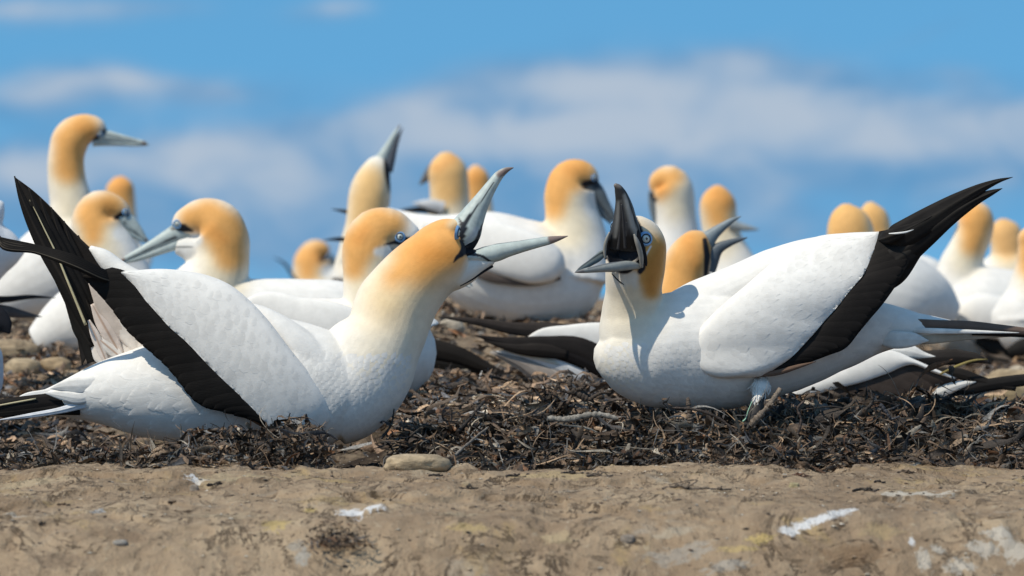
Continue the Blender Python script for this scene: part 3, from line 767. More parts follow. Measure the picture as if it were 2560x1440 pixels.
# white shoulder of the far wing showing over the back
V2, F2 = loft([(225, 618, 70, 5), (255, 640, 66, 20), (290, 672, 60, 26), (330, 700, 50, 30), (400, 730, 40, 40)], 16, 20)
mesh_obj('far_shoulder', V2, F2, M_body, LB, D, np.tile(np.array(WHITE), (len(V2), 1)))
# tail
tail = mesh_obj('tail', *loft([(190, 1005, 0, 40, 48), (110, 1012, 0, 26, 40), (60, 1016, 0, 14, 30), (20, 1022, 0, 6, 16)], 20, 20), M_vane, LB, D, np.tile(np.array(WHITE), (24*20-20*4+2+0, 1))[:20*20+2])
for rows, cc, sh in [([(180, 975, -30, 14), (110, 985, -36, 11), (60, 992, -40, 7), (36, 1000, -42, 1)], WHITE, None),
                     ([(240, 985, -46, 18), (150, 1003, -56, 24), (60, 1014, -62, 24), (-20, 1024, -64, 20), (-90, 1035, -66, 8)], (.012, .010, .009), None),
                     ([(200, 1020, -54, 18), (110, 1022, -60, 16), (20, 1030, -64, 12), (-60, 1040, -66, 6)], (.014, .012, .010), None),
                     ([(240, 1000, -62, 14), (150, 1026, -68, 8), (80, 1038, -70, 6), (-5, 1050, -70, 1)], (.74, .75, .78), (.7, .7, .7)),
                     ([(260, 960, -64, 22), (200, 965, -70, 22), (160, 966, -70, 14), (125, 972, -68, 1)], WHITE, None),
                     ([(230, 990, -68, 12), (195, 996, -71, 15), (160, 990, -72, 12), (110, 982, -70, 1)], WHITE, None)]:
    feather('tail_feather', rows, cc, tail, D, shaft=sh, camber=.15)
V2, F2 = tube([(90, 997, -66, 2.2), (40, 1006, -68, 2.4), (-30, 1019, -70, 2.4)], 8, 10)
mesh_obj('quill_shaft', V2, F2, M_horn, tail, D, np.tile(np.array(SHAFT), (len(V2), 1)))
# flank feathers: overlapping tufts over the vent and thigh
def flank(parent, D, S, spots, seed=5, lift=1.5):
    r = np.random.default_rng(seed); parts = []; cs = []
    for (x, y, L, w, ang) in spots:
        ca, sa = math.cos(ang), math.sin(ang); rows = []
        s = np.linspace(0, 1, 7); ok = True; P = []
        for si in s:
            for tj in np.linspace(-1, 1, 5):
                ww = w*math.sqrt(max(0, 1-max(0, (si-.5)/.5)**2))*(.7+.3*min(1, si*2))
                c, nr = S.hit(x + ca*L*si - sa*tj*ww, y + sa*L*si + ca*tj*ww)
                if c is None: ok = False; break
                P.append(c + nr*(-.4 + lift*si**1.3 + .35*(1-tj*tj)))
            if not ok: break
        if not ok: continue
        F_ = [(i*5+j, i*5+j+1, (i+1)*5+j+1, (i+1)*5+j) for i in range(6) for j in range(4)]
        parts.append((np.array(P), F_)); cs.append(np.array(WHITE)[None]*(r.uniform(.97, 1.01)*FRINGE(7, 5))[:, None])
    if parts:
        Vv, Ff = join(parts); o = mesh_obj('flank_feathers', Vv, Ff, M_covert, parent, D, np.vstack(cs)); o['kind'] = 'stuff'
r = np.random.default_rng(4)
sp = [(r.uniform(150, 620), r.uniform(905, 1085), r.uniform(38, 80), r.uniform(12, 20), math.pi + r.uniform(-.25, .25) - .12) for _ in range(110)]
sp += [(r.uniform(900, 1040), r.uniform(870, 1090), r.uniform(22, 34), r.uniform(9, 13), 1.9+r.uniform(-.3, .3)) for _ in range(0)]
sp.sort(key=lambda q: q[0])
flank(LB, D, S, sp)
sp = []
for yy in range(1120, 870, -11):
    for xx in range(640 + (yy//11 % 2)*9, 1060, 19):
        sp.append((xx + r.uniform(-5, 5), yy + r.uniform(-4, 4), r.uniform(22, 30), r.uniform(9, 12), 2.35 + .5*(xx-850)/400*-1 + r.uniform(-.2, .2)))
flank(LB, D, S, sp, 15, .5)

# =================================================================== RIGHT CALLING BIRD
RB = bird(1750, 1040, D, 'front right calling gannet facing the camera, black mouth agape, one leg showing')
RP = [
    loft([(1492, 860, -40, 14, 16), (1505, 868, -40, 46, 50), (1540, 878, -40, 88, 88), (1600, 885, -30, 125, 116), (1700, 876, -10, 149, 134), (1800, 872, 5, 154, 136), (1900, 866, 20, 134, 122), (2000, 848, 40, 120, 108),
          (2100, 832, 60, 93, 90), (2200, 818, 80, 64, 68), (2300, 823, 100, 38, 50), (2400, 826, 115, 19, 40), (2480, 828, 125, 6, 24)], 40, 90),
    loft([(1660, 900, -20, 110, 110), (1640, 880, -25, 128, 112), (1600, 832, -38, 108, 98), (1586, 772, -50, 82, 78), (1585, 722, -72, 71, 70), (1588, 672, -98, 75, 70), (1590, 625, -108, 76, 66), (1590, 585, -108, 66, 58), (1588, 558, -104, 44, 42), (1587, 544, -100, 20, 20)], 40, 60),
    loft([(1680, 820, 0, 80, 95), (1760, 785, 20, 88, 100), (1850, 740, 40, 80, 95), (1950, 690, 60, 74, 85), (2050, 650, 70, 60, 66), (2130, 618, 76, 34, 40), (2190, 594, 80, 12, 16)], 30, 40),
]
V, F = body_skin(RB, D, RP, 3.0, [
    dict(c=(.78, .72, .60), p=[(1550, 800, 60), (1550, 920, 60)], s=60, a=.8),
    dict(c=(.75, .65, .48), p=[(1590, 760, 70), (1590, 690, 80)], s=60, a=.95),  # buff throat and chest, with warm ground bounce painted into the colour
    dict(c=(.72, .56, .36), p=[(1600, 562, 16), (1640, 590, 26)], s=20, a=.9),
    dict(c=(.62, .35, .11), p=[(1630, 728, 22), (1626, 680, 40), (1636, 625, 36)], s=16),
    dict(c=(.44, .19, .035), p=[(1628, 722, 16), (1632, 670, 28), (1652, 620, 14)], s=18, a=.85),  # brown cheek pattern, deepened by painting in the head's own shade
    dict(c=(.70, .60, .45), p=[(1595, 545, 8), (1615, 556, 12)], s=16, a=.8),
    dict(c=GOLD, p=[(1510, 600, 14), (1508, 640, 10)], s=9),
    dict(c=(.70, .66, .58), p=[(1545, 700, 20), (1580, 694, 16), (1588, 715, 6)], s=9, z=(-440, -80)),
    dict(c=(.80, .80, .78), p=[(1627, 616, 2), (1617, 634, 2), (1612, 648, 1)], s=2, z=(-440, -70)),
    dict(c=SKIN, p=[(1575, 560, 24), (1598, 590, 14), (1606, 630, 8), (1606, 670, 8), (1600, 680, 6)], s=2.2, z=(-440, -80), w=2),
    dict(c=SKIN, p=[(1560, 590, 46), (1562, 630, 48), (1560, 655, 30)], s=2.2, z=(-440, -80)),
    dict(c=(.70, .68, .62), p=[(1512, 585, 5), (1511, 640, 6)], s=3, z=(-440, -70)),
], relief=1.5)
S = Surf(V, F)
ub = bill(RB, D, 'upper_bill', [(1560, 622, -160, 46, 20), (1562, 598, -168, 43, 22), (1563, 570, -178, 36, 22), (1562, 545, -186, 29, 20), (1560, 520, -194, 23.5, 17), (1556, 498, -202, 18, 13), (1550, 480, -210, 13.5, 10), (1544, 468, -216, 9, 7), (1537, 461, -220, 4, 4)],
     [dict(c=(.035, .036, .038), p=[(1560, 620, 60), (1550, 470, 40)], s=4, z=(-440, -160)),
      dict(c=(.34, .34, .32), p=[(1590, 586, 5), (1584, 565, 8), (1575, 530, 8), (1563, 490, 5)], s=6),  # painted highlight along the right plane of the palate
      dict(c=(.005, .005, .006), p=[(1515, 606, 16), (1560, 606, 24), (1596, 612, 14)], s=9),
      dict(c=(.17, .17, .165), p=[(1538, 592, 3), (1544, 550, 4), (1546, 505, 3)], s=5),
      dict(c=(.10, .10, .10), p=[(1563, 590, 1.5), (1556, 540, 1.5), (1553, 500, 1.5)], s=1.5),
      dict(c=(.004, .004, .005), p=[(1552, 612, 4), (1553, 560, 3), (1552, 510, 2)], s=2.5),
      dict(c=(.004, .004, .005), p=[(1600, 586, 2.5), (1586, 545, 2.5), (1572, 500, 1.5), (1562, 475, 1.2)], s=1.2),
      dict(c=(.22, .19, .17), p=[(1537, 461, 6), (1550, 466, 4)], s=5)], m=100, n=40)
for rows in ([(1545, 625, -180, 4), (1549, 590, -190, 3.6), (1551, 550, -202, 3), (1551, 510, -210, 2), (1549, 485, -216, 1)],
             [(1563, 622, -182, 4), (1561, 590, -192, 4), (1558, 550, -204, 3), (1554, 510, -212, 2)],
             [(1580, 620, -178, 3.4), (1574, 590, -190, 3), (1566, 555, -202, 2.5)]):
    V2, F2 = tube(rows, 10, 30); mesh_obj('palate_ridge', V2, F2, M_horn, ub, D, np.tile(np.array((.035, .035, .038)), (len(V2), 1)))
V2, F2 = tube([(1604, 668, -172, 4), (1603, 645, -184, 6), (1597, 618, -194, 6.5), (1590, 598, -200, 5), (1585, 585, -200, 2)], 12, 30)
mesh_obj('gape_rim', V2, F2, M_horn, RB, D, np.tile(np.array((.27, .26, .235)), (len(V2), 1)))
V2, F2 = tube([(1514, 648, -170, 3), (1512, 625, -176, 4.5), (1516, 600, -184, 4), (1524, 580, -188, 2)], 12, 20)
mesh_obj('gape_rim', V2, F2, M_horn, RB, D, np.tile(np.array((.30, .29, .26)), (len(V2), 1)))
V2, F2 = tube([(1612, 690, -150, 3), (1614, 670, -158, 6), (1611, 640, -170, 6), (1602, 605, -180, 5.5), (1592, 575, -184, 5), (1584, 552, -182, 2)], 12, 30)
mesh_obj('lore_skin', V2, F2, M_skin, RB, D)
# mouth cavity: a scooped black lining
V2, F2 = [], []
nu, nv = 22, 28
for i in range(nu+1):
    f = i/nu
    for j in range(nv):
        t = 2*math.pi*j/nv
        V2.append((1561 + 46*f*math.cos(t), 622 + 42*f*math.sin(t), -158 - 20*f**2 + 6*math.sin(3*t)*f*(1-f)))
for i in range(nu):
    for j in range(nv): F2.append((i*nv+j, i*nv+(j+1) % nv, (i+1)*nv+(j+1) % nv, (i+1)*nv+j))
mesh_obj('mouth_lining', np.array(V2), F2, flat_mat('wet_black_mouth', (.006, .006, .008), .35, .5), RB, D)
# lower mandible: two horn blades meeting at the tip with a black floor between
lm = bill(RB, D, 'lower_bill', [(1612, 668, -150, 5, 5), (1596, 665, -168, 8, 6), (1570, 664, -188, 12, 8), (1540, 667, -206, 12.5, 9), (1510, 670, -222, 10.5, 9), (1480, 674, -237, 8, 7), (1455, 678, -250, 5, 5), (1437, 681, -258, 1, 1)],
     [dict(c=(.30, .315, .30), p=[(1600, 664, 30), (1440, 681, 20)], s=3), dict(c=(.20, .19, .17), p=[(1600, 672, 3), (1540, 678, 3), (1480, 682, 3)], s=5, a=.5),
      dict(c=SKIN, p=[(1612, 674, 2), (1580, 676, 2), (1550, 680, 2.5), (1520, 681, 1.5)], s=1.5),
      dict(c=(.10, .11, .13), p=[(1560, 651, 1.6), (1510, 661, 1.6), (1470, 671, 1.4)], s=1.6), dict(c=(.16, .15, .15), p=[(1455, 678, 6), (1437, 681, 6)], s=6)], m=90, n=28)
bl = bill(RB, D, 'lower_bill', [(1518, 634, -144, 5, 6), (1508, 634, -160, 9, 6), (1494, 645, -182, 10, 6), (1475, 658, -210, 8, 6), (1455, 670, -236, 6, 5), (1438, 680, -256, 1, 1)],
     [dict(c=(.17, .20, .195), p=[(1512, 640, 20), (1438, 680, 12)], s=3), dict(c=SKIN, p=[(1520, 628, 4), (1500, 634, 2), (1470, 654, 1.5), (1445, 673, 1)], s=2)], m=60, n=20)
V2, F2 = loft([(1575, 662, -164, 8, 20), (1545, 664, -182, 8, 20), (1510, 667, -202, 7, 16), (1480, 672, -224, 4, 8)], 20, 24)
mesh_obj('bill_floor', V2, F2, M_skin, RB, D)
V2, F2 = loft([(1608, 640, -144, 8, 12), (1613, 662, -140, 11, 14), (1610, 684, -136, 7, 10), (1616, 700, -132, 2, 4)], 16, 20)
mesh_obj('gape_corner', V2, F2, M_skin, RB, D)
ridge(RB, D, 'gular_stripe', S, [(1530, 684, 1.5), (1545, 700, 2.2), (1560, 712, .8)], M_skin)
c, nr = S.hit(1613, 597)
eye(RB, D, c + np.array([2, 0, -4]), np.array([.36, -.10, -.93]), 17)
c, nr = S.hit(1530, 563)
if c is None: c = np.array([1530, 563, -110.])
eye(RB, D, np.array([1534, 567, -146.]), np.array([-.80, -.1, -.60]), 15)
c, nr = S.hit(1600, 560)
# wing
wing = Patch([(1905, 942, -112), (1850, 945, -122), (1785, 942, -128), (1741, 918, -126), (1727, 880, -124), (1738, 845, -130), (1768, 800, -132), (1812, 757, -126), (1862, 715, -110), (1912, 672, -72), (1975, 622, -16), (2040, 592, -4), (2120, 582, -6), (2202, 579, -16)],
             [(1906, 941, -112), (1920, 932, -118), (1943, 918, -124), (1970, 900, -126), (1994, 878, -126), (2020, 850, -124), (2040, 828, -120), (2058, 806, -112), (2093, 767, -102), (2130, 720, -90), (2160, 684, -78), (2173, 655, -62), (2192, 616, -40), (2203, 582, -18)],
             camber=30, thick=12, bias=.42)
wg = mesh_obj('wing', *wing.sheet(), M_covert, RB, D, np.tile(np.array(WHITE), (wing.m*wing.k*2, 1)))
coverts(wing, (.45, .9), 24, 9, 62, 18, .75, 'covert_feathers', wg, D, 5, jitter=.16, v1=.88)
band = Patch([(1882, 940, -112), (1910, 930, -114), (1940, 915, -118), (1980, 888, -118), (2010, 855, -114), (2048, 812, -108), (2083, 772, -98), (2120, 722, -86), (2150, 686, -72), (2170, 648, -56), (2190, 608, -40), (2198, 578, -26)],
             [(1895, 944, -110), (1935, 936, -112), (1975, 926, -112), (2020, 908, -112), (2067, 890, -110), (2112, 872, -106), (2150, 828, -100), (2175, 798, -92), (2205, 763, -84), (2238, 717, -74), (2275, 655, -60), (2300, 560, -40)],
             camber=8, thick=5, bias=.4)
mesh_obj('flight_feather_base', *band.sheet(), M_vane, wg, D, np.tile(np.array(BLACK), (band.m*band.k*2, 1)))
flight_fan(band, 20, (.55, .82), 92, 15, wg, D, 'secondary_feather', col=(.011, .009, .008), v0=-.06, lift=2.2, umax=.84, seed=6)
for rows in ([(2205, 612, -34, 8), (2250, 590, -62, 34), (2330, 543, -58, 30), (2400, 500, -54, 21), (2460, 467, -52, 11), (2500, 451, -50, 5), (2532, 443, -50, .6)],
             [(2205, 655, -34, 8), (2250, 630, -54, 30), (2330, 572, -54, 28), (2400, 522, -52, 20), (2450, 494, -50, 12), (2485, 479, -50, 6), (2506, 471, -50, .6)],
             [(2190, 690, -30, 8), (2235, 655, -55, 34), (2310, 600, -50, 24), (2380, 545, -48, 15), (2440, 505, -47, 6), (2460, 492, -47, .6)],
             [(2180, 720, -30, 6), (2230, 680, -52, 24), (2290, 628, -48, 16), (2340, 585, -46, 8), (2380, 555, -46, .6)],
             [(2200, 735, -30, 5), (2250, 690, -50, 16), (2300, 628, -44, 9), (2360, 572, -44, .6)],
             [(2196, 600, -40, 5), (2220, 592, -72, 18), (2270, 572, -70, 12), (2330, 540, -66, .6)]):
    feather('primary_feather', rows, (.015, .013, .012), wg, D, shaft=(.03, .026, .022), camber=.2)
feather('white_feather', [(2222, 584, -84, 1), (2245, 583, -96, 2.4), (2266, 580, -98, 2.2), (2284, 574, -96, .6)], (.72, .72, .70), wg, D, camber=.3)
feather('brown_feather', [(1880, 938, -118, 6), (1940, 932, -124, 7), (2000, 915, -124, 5), (2040, 904, -120, .6)], (.16, .10, .07), wg, D, camber=.3)
# tail
tail = mesh_obj('tail', *loft([(2180, 815, 60, 40, 50), (2300, 822, 80, 38, 48), (2400, 825, 95, 20, 38), (2520, 828, 110, 7, 20)], 16, 24), M_covert, RB, D, np.tile(np.array(WHITE), (16*24+2, 1)))
for rows, cc in [([(2220, 802, 70, 8), (2330, 812, 34, 13), (2420, 815, 48, 13), (2500, 822, 60, 11), (2600, 832, 70, 8)], lambda s, k: (.17, .12, .095) if s > .12 else WHITE),
                 ([(2200, 824, 60, 4), (2320, 827, 22, 7), (2420, 829, 30, 5), (2548, 832, 40, 1)], lambda s, k: WHITE),
                 ([(2180, 835, 70, 8), (2300, 845, 40, 16), (2400, 841, 60, 11), (2480, 838, 74, 7), (2580, 836, 88, 4)], lambda s, k: (.50, .43, .34)),
                 ([(2430, 830, 60, 8), (2500, 834, 68, 7), (2600, 840, 76, 6)], lambda s, k: (.025, .02, .017)),
                 ([(2180, 845, 40, 8), (2240, 850, 12, 22), (2285, 849, 14, 17), (2322, 852, 24, 1)], lambda s, k: (.79, .77, .73))]:
    feather('tail_feather', rows, cc, tail, D, camber=.18)
r = np.random.default_rng(14)
sp = [(r.uniform(1980, 2240), r.uniform(800, 905), r.uniform(38, 70), r.uniform(12, 18), r.uniform(-.2, .3)) for _ in range(34)]
sp += [(r.uniform(1600, 1880), r.uniform(950, 1015), r.uniform(24, 40), r.uniform(7, 11), r.uniform(.0, .5)) for _ in range(60)]
sp.sort(key=lambda q: -q[0]); flank(RB, D, S, sp, 6)
sp = []
for yy in range(1010, 850, -11):
    for xx in range(1500 + (yy//11 % 2)*9, 1780, 19):
        sp.append((xx + r.uniform(-5, 5), yy + r.uniform(-4, 4), r.uniform(22, 30), r.uniform(9, 12), .75 + r.uniform(-.25, .25)))
flank(RB, D, S, sp, 16, .5)
# leg
leg = mesh_obj('leg', *loft([(1900, 975, -105, 14), (1894, 1010, -110, 15), (1888, 1035, -114, 17), (1884, 1062, -118, 15)], 14, 20), M_leg, RB, D)
V2, F2 = loft([(1904, 950, -84, 14, 14), (1902, 966, -98, 24, 18), (1898, 982, -106, 15, 14), (1893, 998, -112, 8, 10), (1889, 1006, -114, 3, 5)], 20, 24)
r = np.random.default_rng(77); hv = [(V2, F2)]
for _ in range(150):
    p = V2[r.integers(0, len(V2))]; d = np.array([r.normal(-.15, .35) + (p[0]-1894)*.03, 1, r.normal(-.1, .3)]); d /= np.linalg.norm(d)
    L_ = r.uniform(10, 22); q0 = p - d*6; q1 = p + d*L_*.5 + np.array([(1890-p[0])*.12, 0, 0]); q2 = p + d*L_ + np.array([(1886-p[0])*.3, 0, 0])
    hv.append(loft([(*q0, 1.8, 1.8), (*q1, 1.6, 1.6), (*q2, .3, .3)], 5, 6))
V2, F2 = join(hv)
mesh_obj('thigh_tuft', V2, F2, M_body, leg, D, np.tile(np.array(WHITE), (len(V2), 1)))
V2, F2 = tube([(1880, 1004, -124, 1.0), (1870, 1028, -130, 1.3), (1863, 1048, -132, 1.6), (1857, 1054, -134, 2.4)], 8, 14)
mesh_obj('green_line', V2, F2, M_green, leg, D)
for tx, ty in ((1850, 1066), (1868, 1072), (1888, 1070)):
    V2, F2 = tube([(1878, 1056, -118, 6), ((1878+tx)/2, 1062, -130, 5), (tx, ty, -150, 3)], 8, 10); mesh_obj('toe', V2, F2, M_leg, leg, D)

# =================================================================== BIRDS BEHIND
def bgbird(label, D, at, skin, gold, bills=(), eyes=(), wings=(), feathers=(), dark=(), voxel=5, cheek=(), base=WHITE, extra=()):
    B = bird(*at, D, label)
    st = [dict(c=CREAM, p=gold['cream'], s=34, a=.75)] if 'cream' in gold else []
    if 'p' in gold:
        st.append(dict(c=(.82, .56, .26), p=[(a, b, c_ + 10) for a, b, c_ in gold['p']], s=26, a=.8))
        st.append(dict(c=gold.get('c', GOLD), p=gold['p'], s=gold.get('s', 22)))
        if 'hot' in gold: st.append(dict(c=GOLD_D, p=gold['hot'], s=16, a=.45))
    st += [dict(c=(.80, .78, .73), p=p, s=8) for p in cheek]
    st += [dict(c=SKIN, p=p, s=2.5) for p in dark]
    Vb, Fb = body_skin(B, D, [loft(q, 26, 40) for q in skin], voxel, st, base=base, smooth=5, relief=1.0)
    for nm, rows, strokes in bills:
        bill(B, D, nm, rows, strokes, m=50, n=20)
    for (x, y, r, nx, nz) in eyes:
        Sb = Surf(Vb, Fb); c, nr = Sb.hit(x, y)
        if c is not None: eye(B, D, c + np.array([0, 0, -1.5]), np.array([nx, -.05, nz]), r)
    wo = None
    for (nm, q, cc) in wings:
        Vw, Fw = loft(q, 24, 36)
        wo = mesh_obj(nm, Vw, Fw, M_covert, B, D, np.tile(np.array(cc), (len(Vw), 1)))
    for nm, rows, cc in feathers:
        feather(nm, rows, cc, B, D, camber=.2, m=24)
    return B

def bstroke(line=None, tip=None, base=None):
    s = []
    if line: s.append(dict(c=(.03, .035, .045), p=line, s=1.5))
    if tip: s.append(dict(c=TIP, p=tip, s=4))
    if base: s.append(dict(c=SKIN, p=base, s=3))
    return s

bgbird('tall gannet standing upright at the far left, bill pointing right against the sky', 12.0, (180, 790),
    [[(195, 640, 0, 92), (180, 570, 0, 68), (178, 510, 0, 55), (167, 450, 0, 48), (166, 390, 0, 46), (180, 345, 0, 48), (205, 326, 0, 42), (232, 322, 0, 34), (252, 328, 0, 24), (262, 333, 0, 12)],
     [(-70, 800, 20, 30), (20, 740, 10, 75), (110, 690, 0, 112), (190, 650, 0, 122), (240, 640, 0, 90), (280, 640, 0, 40)]],
    dict(p=[(172, 420, 34), (176, 350, 40), (205, 322, 40)], cream=[(178, 520, 44), (168, 430, 46)], hot=[(200, 320, 12), (225, 325, 14)]),
    [('upper_bill', [(236, 337, 0, 18, 15), (262, 340, 0, 16, 13), (300, 346, 0, 11, 9), (340, 353, 0, 6.5, 5), (362, 358, 0, 5, 4), (373, 363, 0, 1, 1)], bstroke([(255, 334, 1), (340, 350, .8)], [(360, 358, 6)], [(238, 345, 8), (262, 325, 5)])),
     ('lower_bill', [(232, 352, 0, 14, 12), (262, 354, 0, 11, 9), (300, 358, 0, 7, 6), (345, 362, 0, 4, 3), (366, 364, 0, 1, 1)], bstroke(None, None, [(235, 345, 6), (300, 350, 2), (350, 358, 1)]))],
    dark=[[(236, 352, 6), (256, 335, 9), (264, 326, 5)], [(225, 365, 2), (240, 352, 4)]], eyes=[(250, 334, 7, .2, -1)])

bgbird('distant gannet seen from behind, orange nape just right of the tall upright bird', 15.5, (300, 700),
    [[(300, 640, 0, 60), (303, 560, 0, 42), (303, 510, 0, 36), (300, 475, 0, 36), (298, 455, 0, 28), (296, 441, 0, 10)], [(260, 720, 0, 60), (310, 680, 0, 80), (360, 700, 0, 60)]],
    dict(p=[(302, 530, 20), (300, 470, 40)], cream=[(303, 590, 40), (303, 540, 38)], hot=[(302, 460, 20)]))

bgbird('gannet with bowed head, bill pointing down right, just behind the raised black wing', 11.0, (300, 830),
    [[(310, 760, 0, 110), (300, 700, 0, 82), (272, 640, 0, 76), (246, 585, 0, 66), (236, 545, 0, 56), (248, 520, 0, 46), (278, 518, 0, 36), (305, 530, 0, 25), (322, 545, 0, 12)],
     [(90, 860, 20, 40), (180, 810, 10, 85), (270, 780, 0, 110), (340, 770, 0, 90), (380, 760, 0, 40)]],
    dict(p=[(232, 590, 20), (232, 535, 40), (275, 515, 34)], cream=[(250, 630, 50), (236, 570, 54)], hot=[(270, 520, 16)]),
    [('upper_bill', [(295, 540, 0, 26, 17), (318, 553, 0, 21, 14), (343, 575, 0, 13, 10), (362, 596, 0, 6, 5), (374, 606, 0, 1, 1)], bstroke([(310, 556, 1), (350, 590, 1)], [(366, 600, 4)], [(300, 520, 6), (318, 538, 5)])),
     ('lower_bill', [(286, 556, 0, 14, 12), (312, 572, 0, 12, 10), (345, 594, 0, 6, 5), (366, 607, 0, 1, 1)], bstroke(None, None, [(290, 556, 3), (345, 588, 1)]))],
    dark=[[(288, 545, 5), (312, 536, 12), (320, 548, 7)]], eyes=[(314, 530, 8, .6, -1)], cheek=[[(300, 585, 16), (320, 600, 12)]])

bgbird('large headed gannet facing left with long pale bill above the near white wing', 10.5, (560, 860),
    [[(500, 790, 0, 120), (512, 745, 0, 102), (540, 690, 0, 84), (553, 640, 0, 72), (551, 595, 0, 71), (535, 560, 0, 66), (505, 545, 0, 50), (475, 553, 0, 40), (450, 566, 0, 30), (436, 575, 0, 14)],
     [(392, 730, 0, 22), (420, 735, 0, 68), (480, 780, 0, 98), (600, 800, 0, 104), (740, 800, 0, 103), (860, 808, 0, 100), (960, 840, 10, 70), (1060, 900, 20, 30), (1120, 935, 24, 12)],
     [(440, 615, 0, 20), (470, 620, 0, 32), (510, 640, 0, 44), (520, 690, 0, 60)]],
    dict(p=[(575, 640, 34), (562, 580, 52), (520, 545, 44), (478, 545, 28)], cream=[(560, 700, 60), (555, 640, 62)], hot=[(530, 575, 14), (560, 600, 12)]),
    [('upper_bill', [(470, 575, 0, 24, 20), (445, 583, 0, 24, 18), (420, 594, 0, 20, 15), (385, 612, 0, 14.5, 11), (345, 632, 0, 10, 8), (312, 648, 0, 6, 5), (296, 657, 0, 1, 1)],
       bstroke([(440, 592, 2.2), (400, 608, 1.6), (350, 634, 1.2), (322, 646, .8)], [(305, 650, 8)], [(478, 570, 6), (455, 566, 8), (430, 572, 4)])),
     ('lower_bill', [(478, 598, 0, 18, 16), (445, 608, 0, 16, 13), (410, 622, 0, 12, 10), (370, 637, 0, 9, 7), (325, 652, 0, 5, 4), (300, 658, 0, 1, 1)],
       bstroke([(482, 590, 2), (455, 622, 1.5), (438, 628, 1.2)], None, [(470, 588, 2), (430, 602, 2), (370, 626, 1.6), (320, 649, 1)]))],
    dark=[[(420, 572, 2), (440, 568, 12), (460, 570, 10), (480, 577, 3)], [(480, 618, 1.4), (440, 617, 1.6)]], eyes=[(443, 560, 11, -.35, -1)],
    cheek=[[(450, 610, 12), (490, 600, 16)]],
    feathers=[('wing_tip_feather', [(960, 840, -70, 20), (1050, 865, -74, 26), (1150, 890, -78, 22), (1230, 925, -80, 12), (1300, 952, -80, 1)], (.016, .013, .011)),
              ('wing_tip_feather', [(960, 870, -66, 20), (1060, 900, -70, 22), (1150, 915, -74, 16), (1250, 935, -76, 1)], (.014, .012, .010)),
              ('tail_feather', [(940, 920, -60, 40), (1030, 945, -64, 30), (1110, 958, -66, 16), (1170, 966, -66, 1)], (.78, .78, .78)),
              ('tail_feather', [(1000, 925, -68, 12), (1080, 932, -72, 14), (1160, 945, -72, 12), (1230, 958, -72, 1)], (.20, .15, .12))], voxel=4)

bgbird('gannet whose blue ringed eye shows right behind the neck of the left calling bird', 9.75, (900, 990),
    [[(980, 860, 0, 130), (955, 800, 0, 100), (938, 740, 0, 82), (930, 680, 0, 73), (932, 625, 0, 76), (945, 592, 0, 74), (972, 580, 0, 62), (1005, 590, 0, 46), (1032, 605, 0, 33), (1048, 618, 0, 14)],
     [(560, 820, 30, 60), (660, 838, 20, 92), (780, 858, 10, 115), (900, 880, 0, 130), (980, 880, 0, 122), (1040, 872, 0, 96), (1075, 868, 0, 60), (1090, 866, 0, 18)]],
    dict(p=[(885, 670, 24), (898, 610, 44), (945, 565, 48), (980, 560, 30)], cream=[(925, 720, 62), (930, 650, 62)], hot=[(895, 600, 14), (915, 575, 12)]),
    [('upper_bill', [(1015, 612, 0, 30, 22), (1050, 628, 0, 25, 18), (1090, 652, 0, 18, 13), (1135, 680, 0, 11, 8), (1165, 700, 0, 6, 5), (1182, 716, 0, 1, 1)], bstroke([(1020, 622, 2), (1090, 660, 1)], None, [(1012, 600, 6), (1035, 600, 6)])),
     ('lower_bill', [(1000, 632, 0, 20, 18), (1050, 652, 0, 17, 14), (1100, 680, 0, 11, 9), (1150, 706, 0, 5, 4), (1176, 719, 0, 1, 1)], bstroke([(1000, 622, 1.6), (1022, 640, 1.6)], None, [(985, 622, 2), (1060, 646, 1.6), (1120, 680, 1)]))],
    dark=[[(960, 612, 1.6), (985, 606, 4), (1005, 604, 11), (1025, 600, 8)]], eyes=[(1000, 592, 13, .15, -1)],
    cheek=[[(945, 630, 10), (975, 630, 18), (1000, 640, 12)]],
    wings=[('wing', [(590, 780, -90, 10, 5), (650, 765, -108, 34, 14), (740, 800, -128, 60, 20), (840, 840, -140, 80, 24), (930, 880, -140, 78, 22), (1000, 910, -130, 40, 16), (1020, 918, -124, 8, 6)], WHITE)], voxel=4)

bgbird('gannet pointing its slightly parted bill straight up at the sky', 12.6, (900, 700),
    [[(900, 700, 0, 75), (904, 620, 0, 56), (915, 560, 0, 52), (923, 500, 0, 53), (930, 460, 0, 49), (942, 425, 0, 36), (953, 402, 0, 24), (958, 392, 0, 10)], [(840, 720, 10, 30), (900, 720, 0, 80), (960, 700, 0, 70), (1000, 690, 0, 30)]],
    dict(p=[(912, 590, 30), (920, 500, 36), (925, 455, 28)], cream=[(930, 440, 40), (900, 640, 60)], c=(.82, .52, .22), s=26),
    [('upper_bill', [(945, 412, 0, 18, 14), (958, 390, 0, 14, 11), (975, 358, 0, 9, 7), (990, 330, 0, 5, 4), (1001, 311, 0, 1, 1)], bstroke(None, [(997, 316, 4)], None)),
     ('lower_bill', [(968, 428, 0, 14, 12), (976, 400, 0, 12, 9), (986, 368, 0, 8, 6), (997, 340, 0, 4.5, 4), (1007, 320, 0, 1, 1)], [dict(c=(.07, .08, .10), p=[(968, 428, 20), (1007, 320, 20)], s=3)])],
    dark=[[(974, 480, 2), (970, 440, 8), (966, 412, 7), (962, 400, 4)]],
    feathers=[('wing_tip_feather', [(920, 545, 10, 10), (880, 533, 10, 7), (855, 527, 10, 4), (828, 523, 10, .6)], (.02, .018, .017)),
              ('wing_tip_feather', [(920, 610, -60, 12), (875, 600, -60, 7), (845, 598, -60, 5), (808, 600, -60, .6)], (.012, .011, .011))])

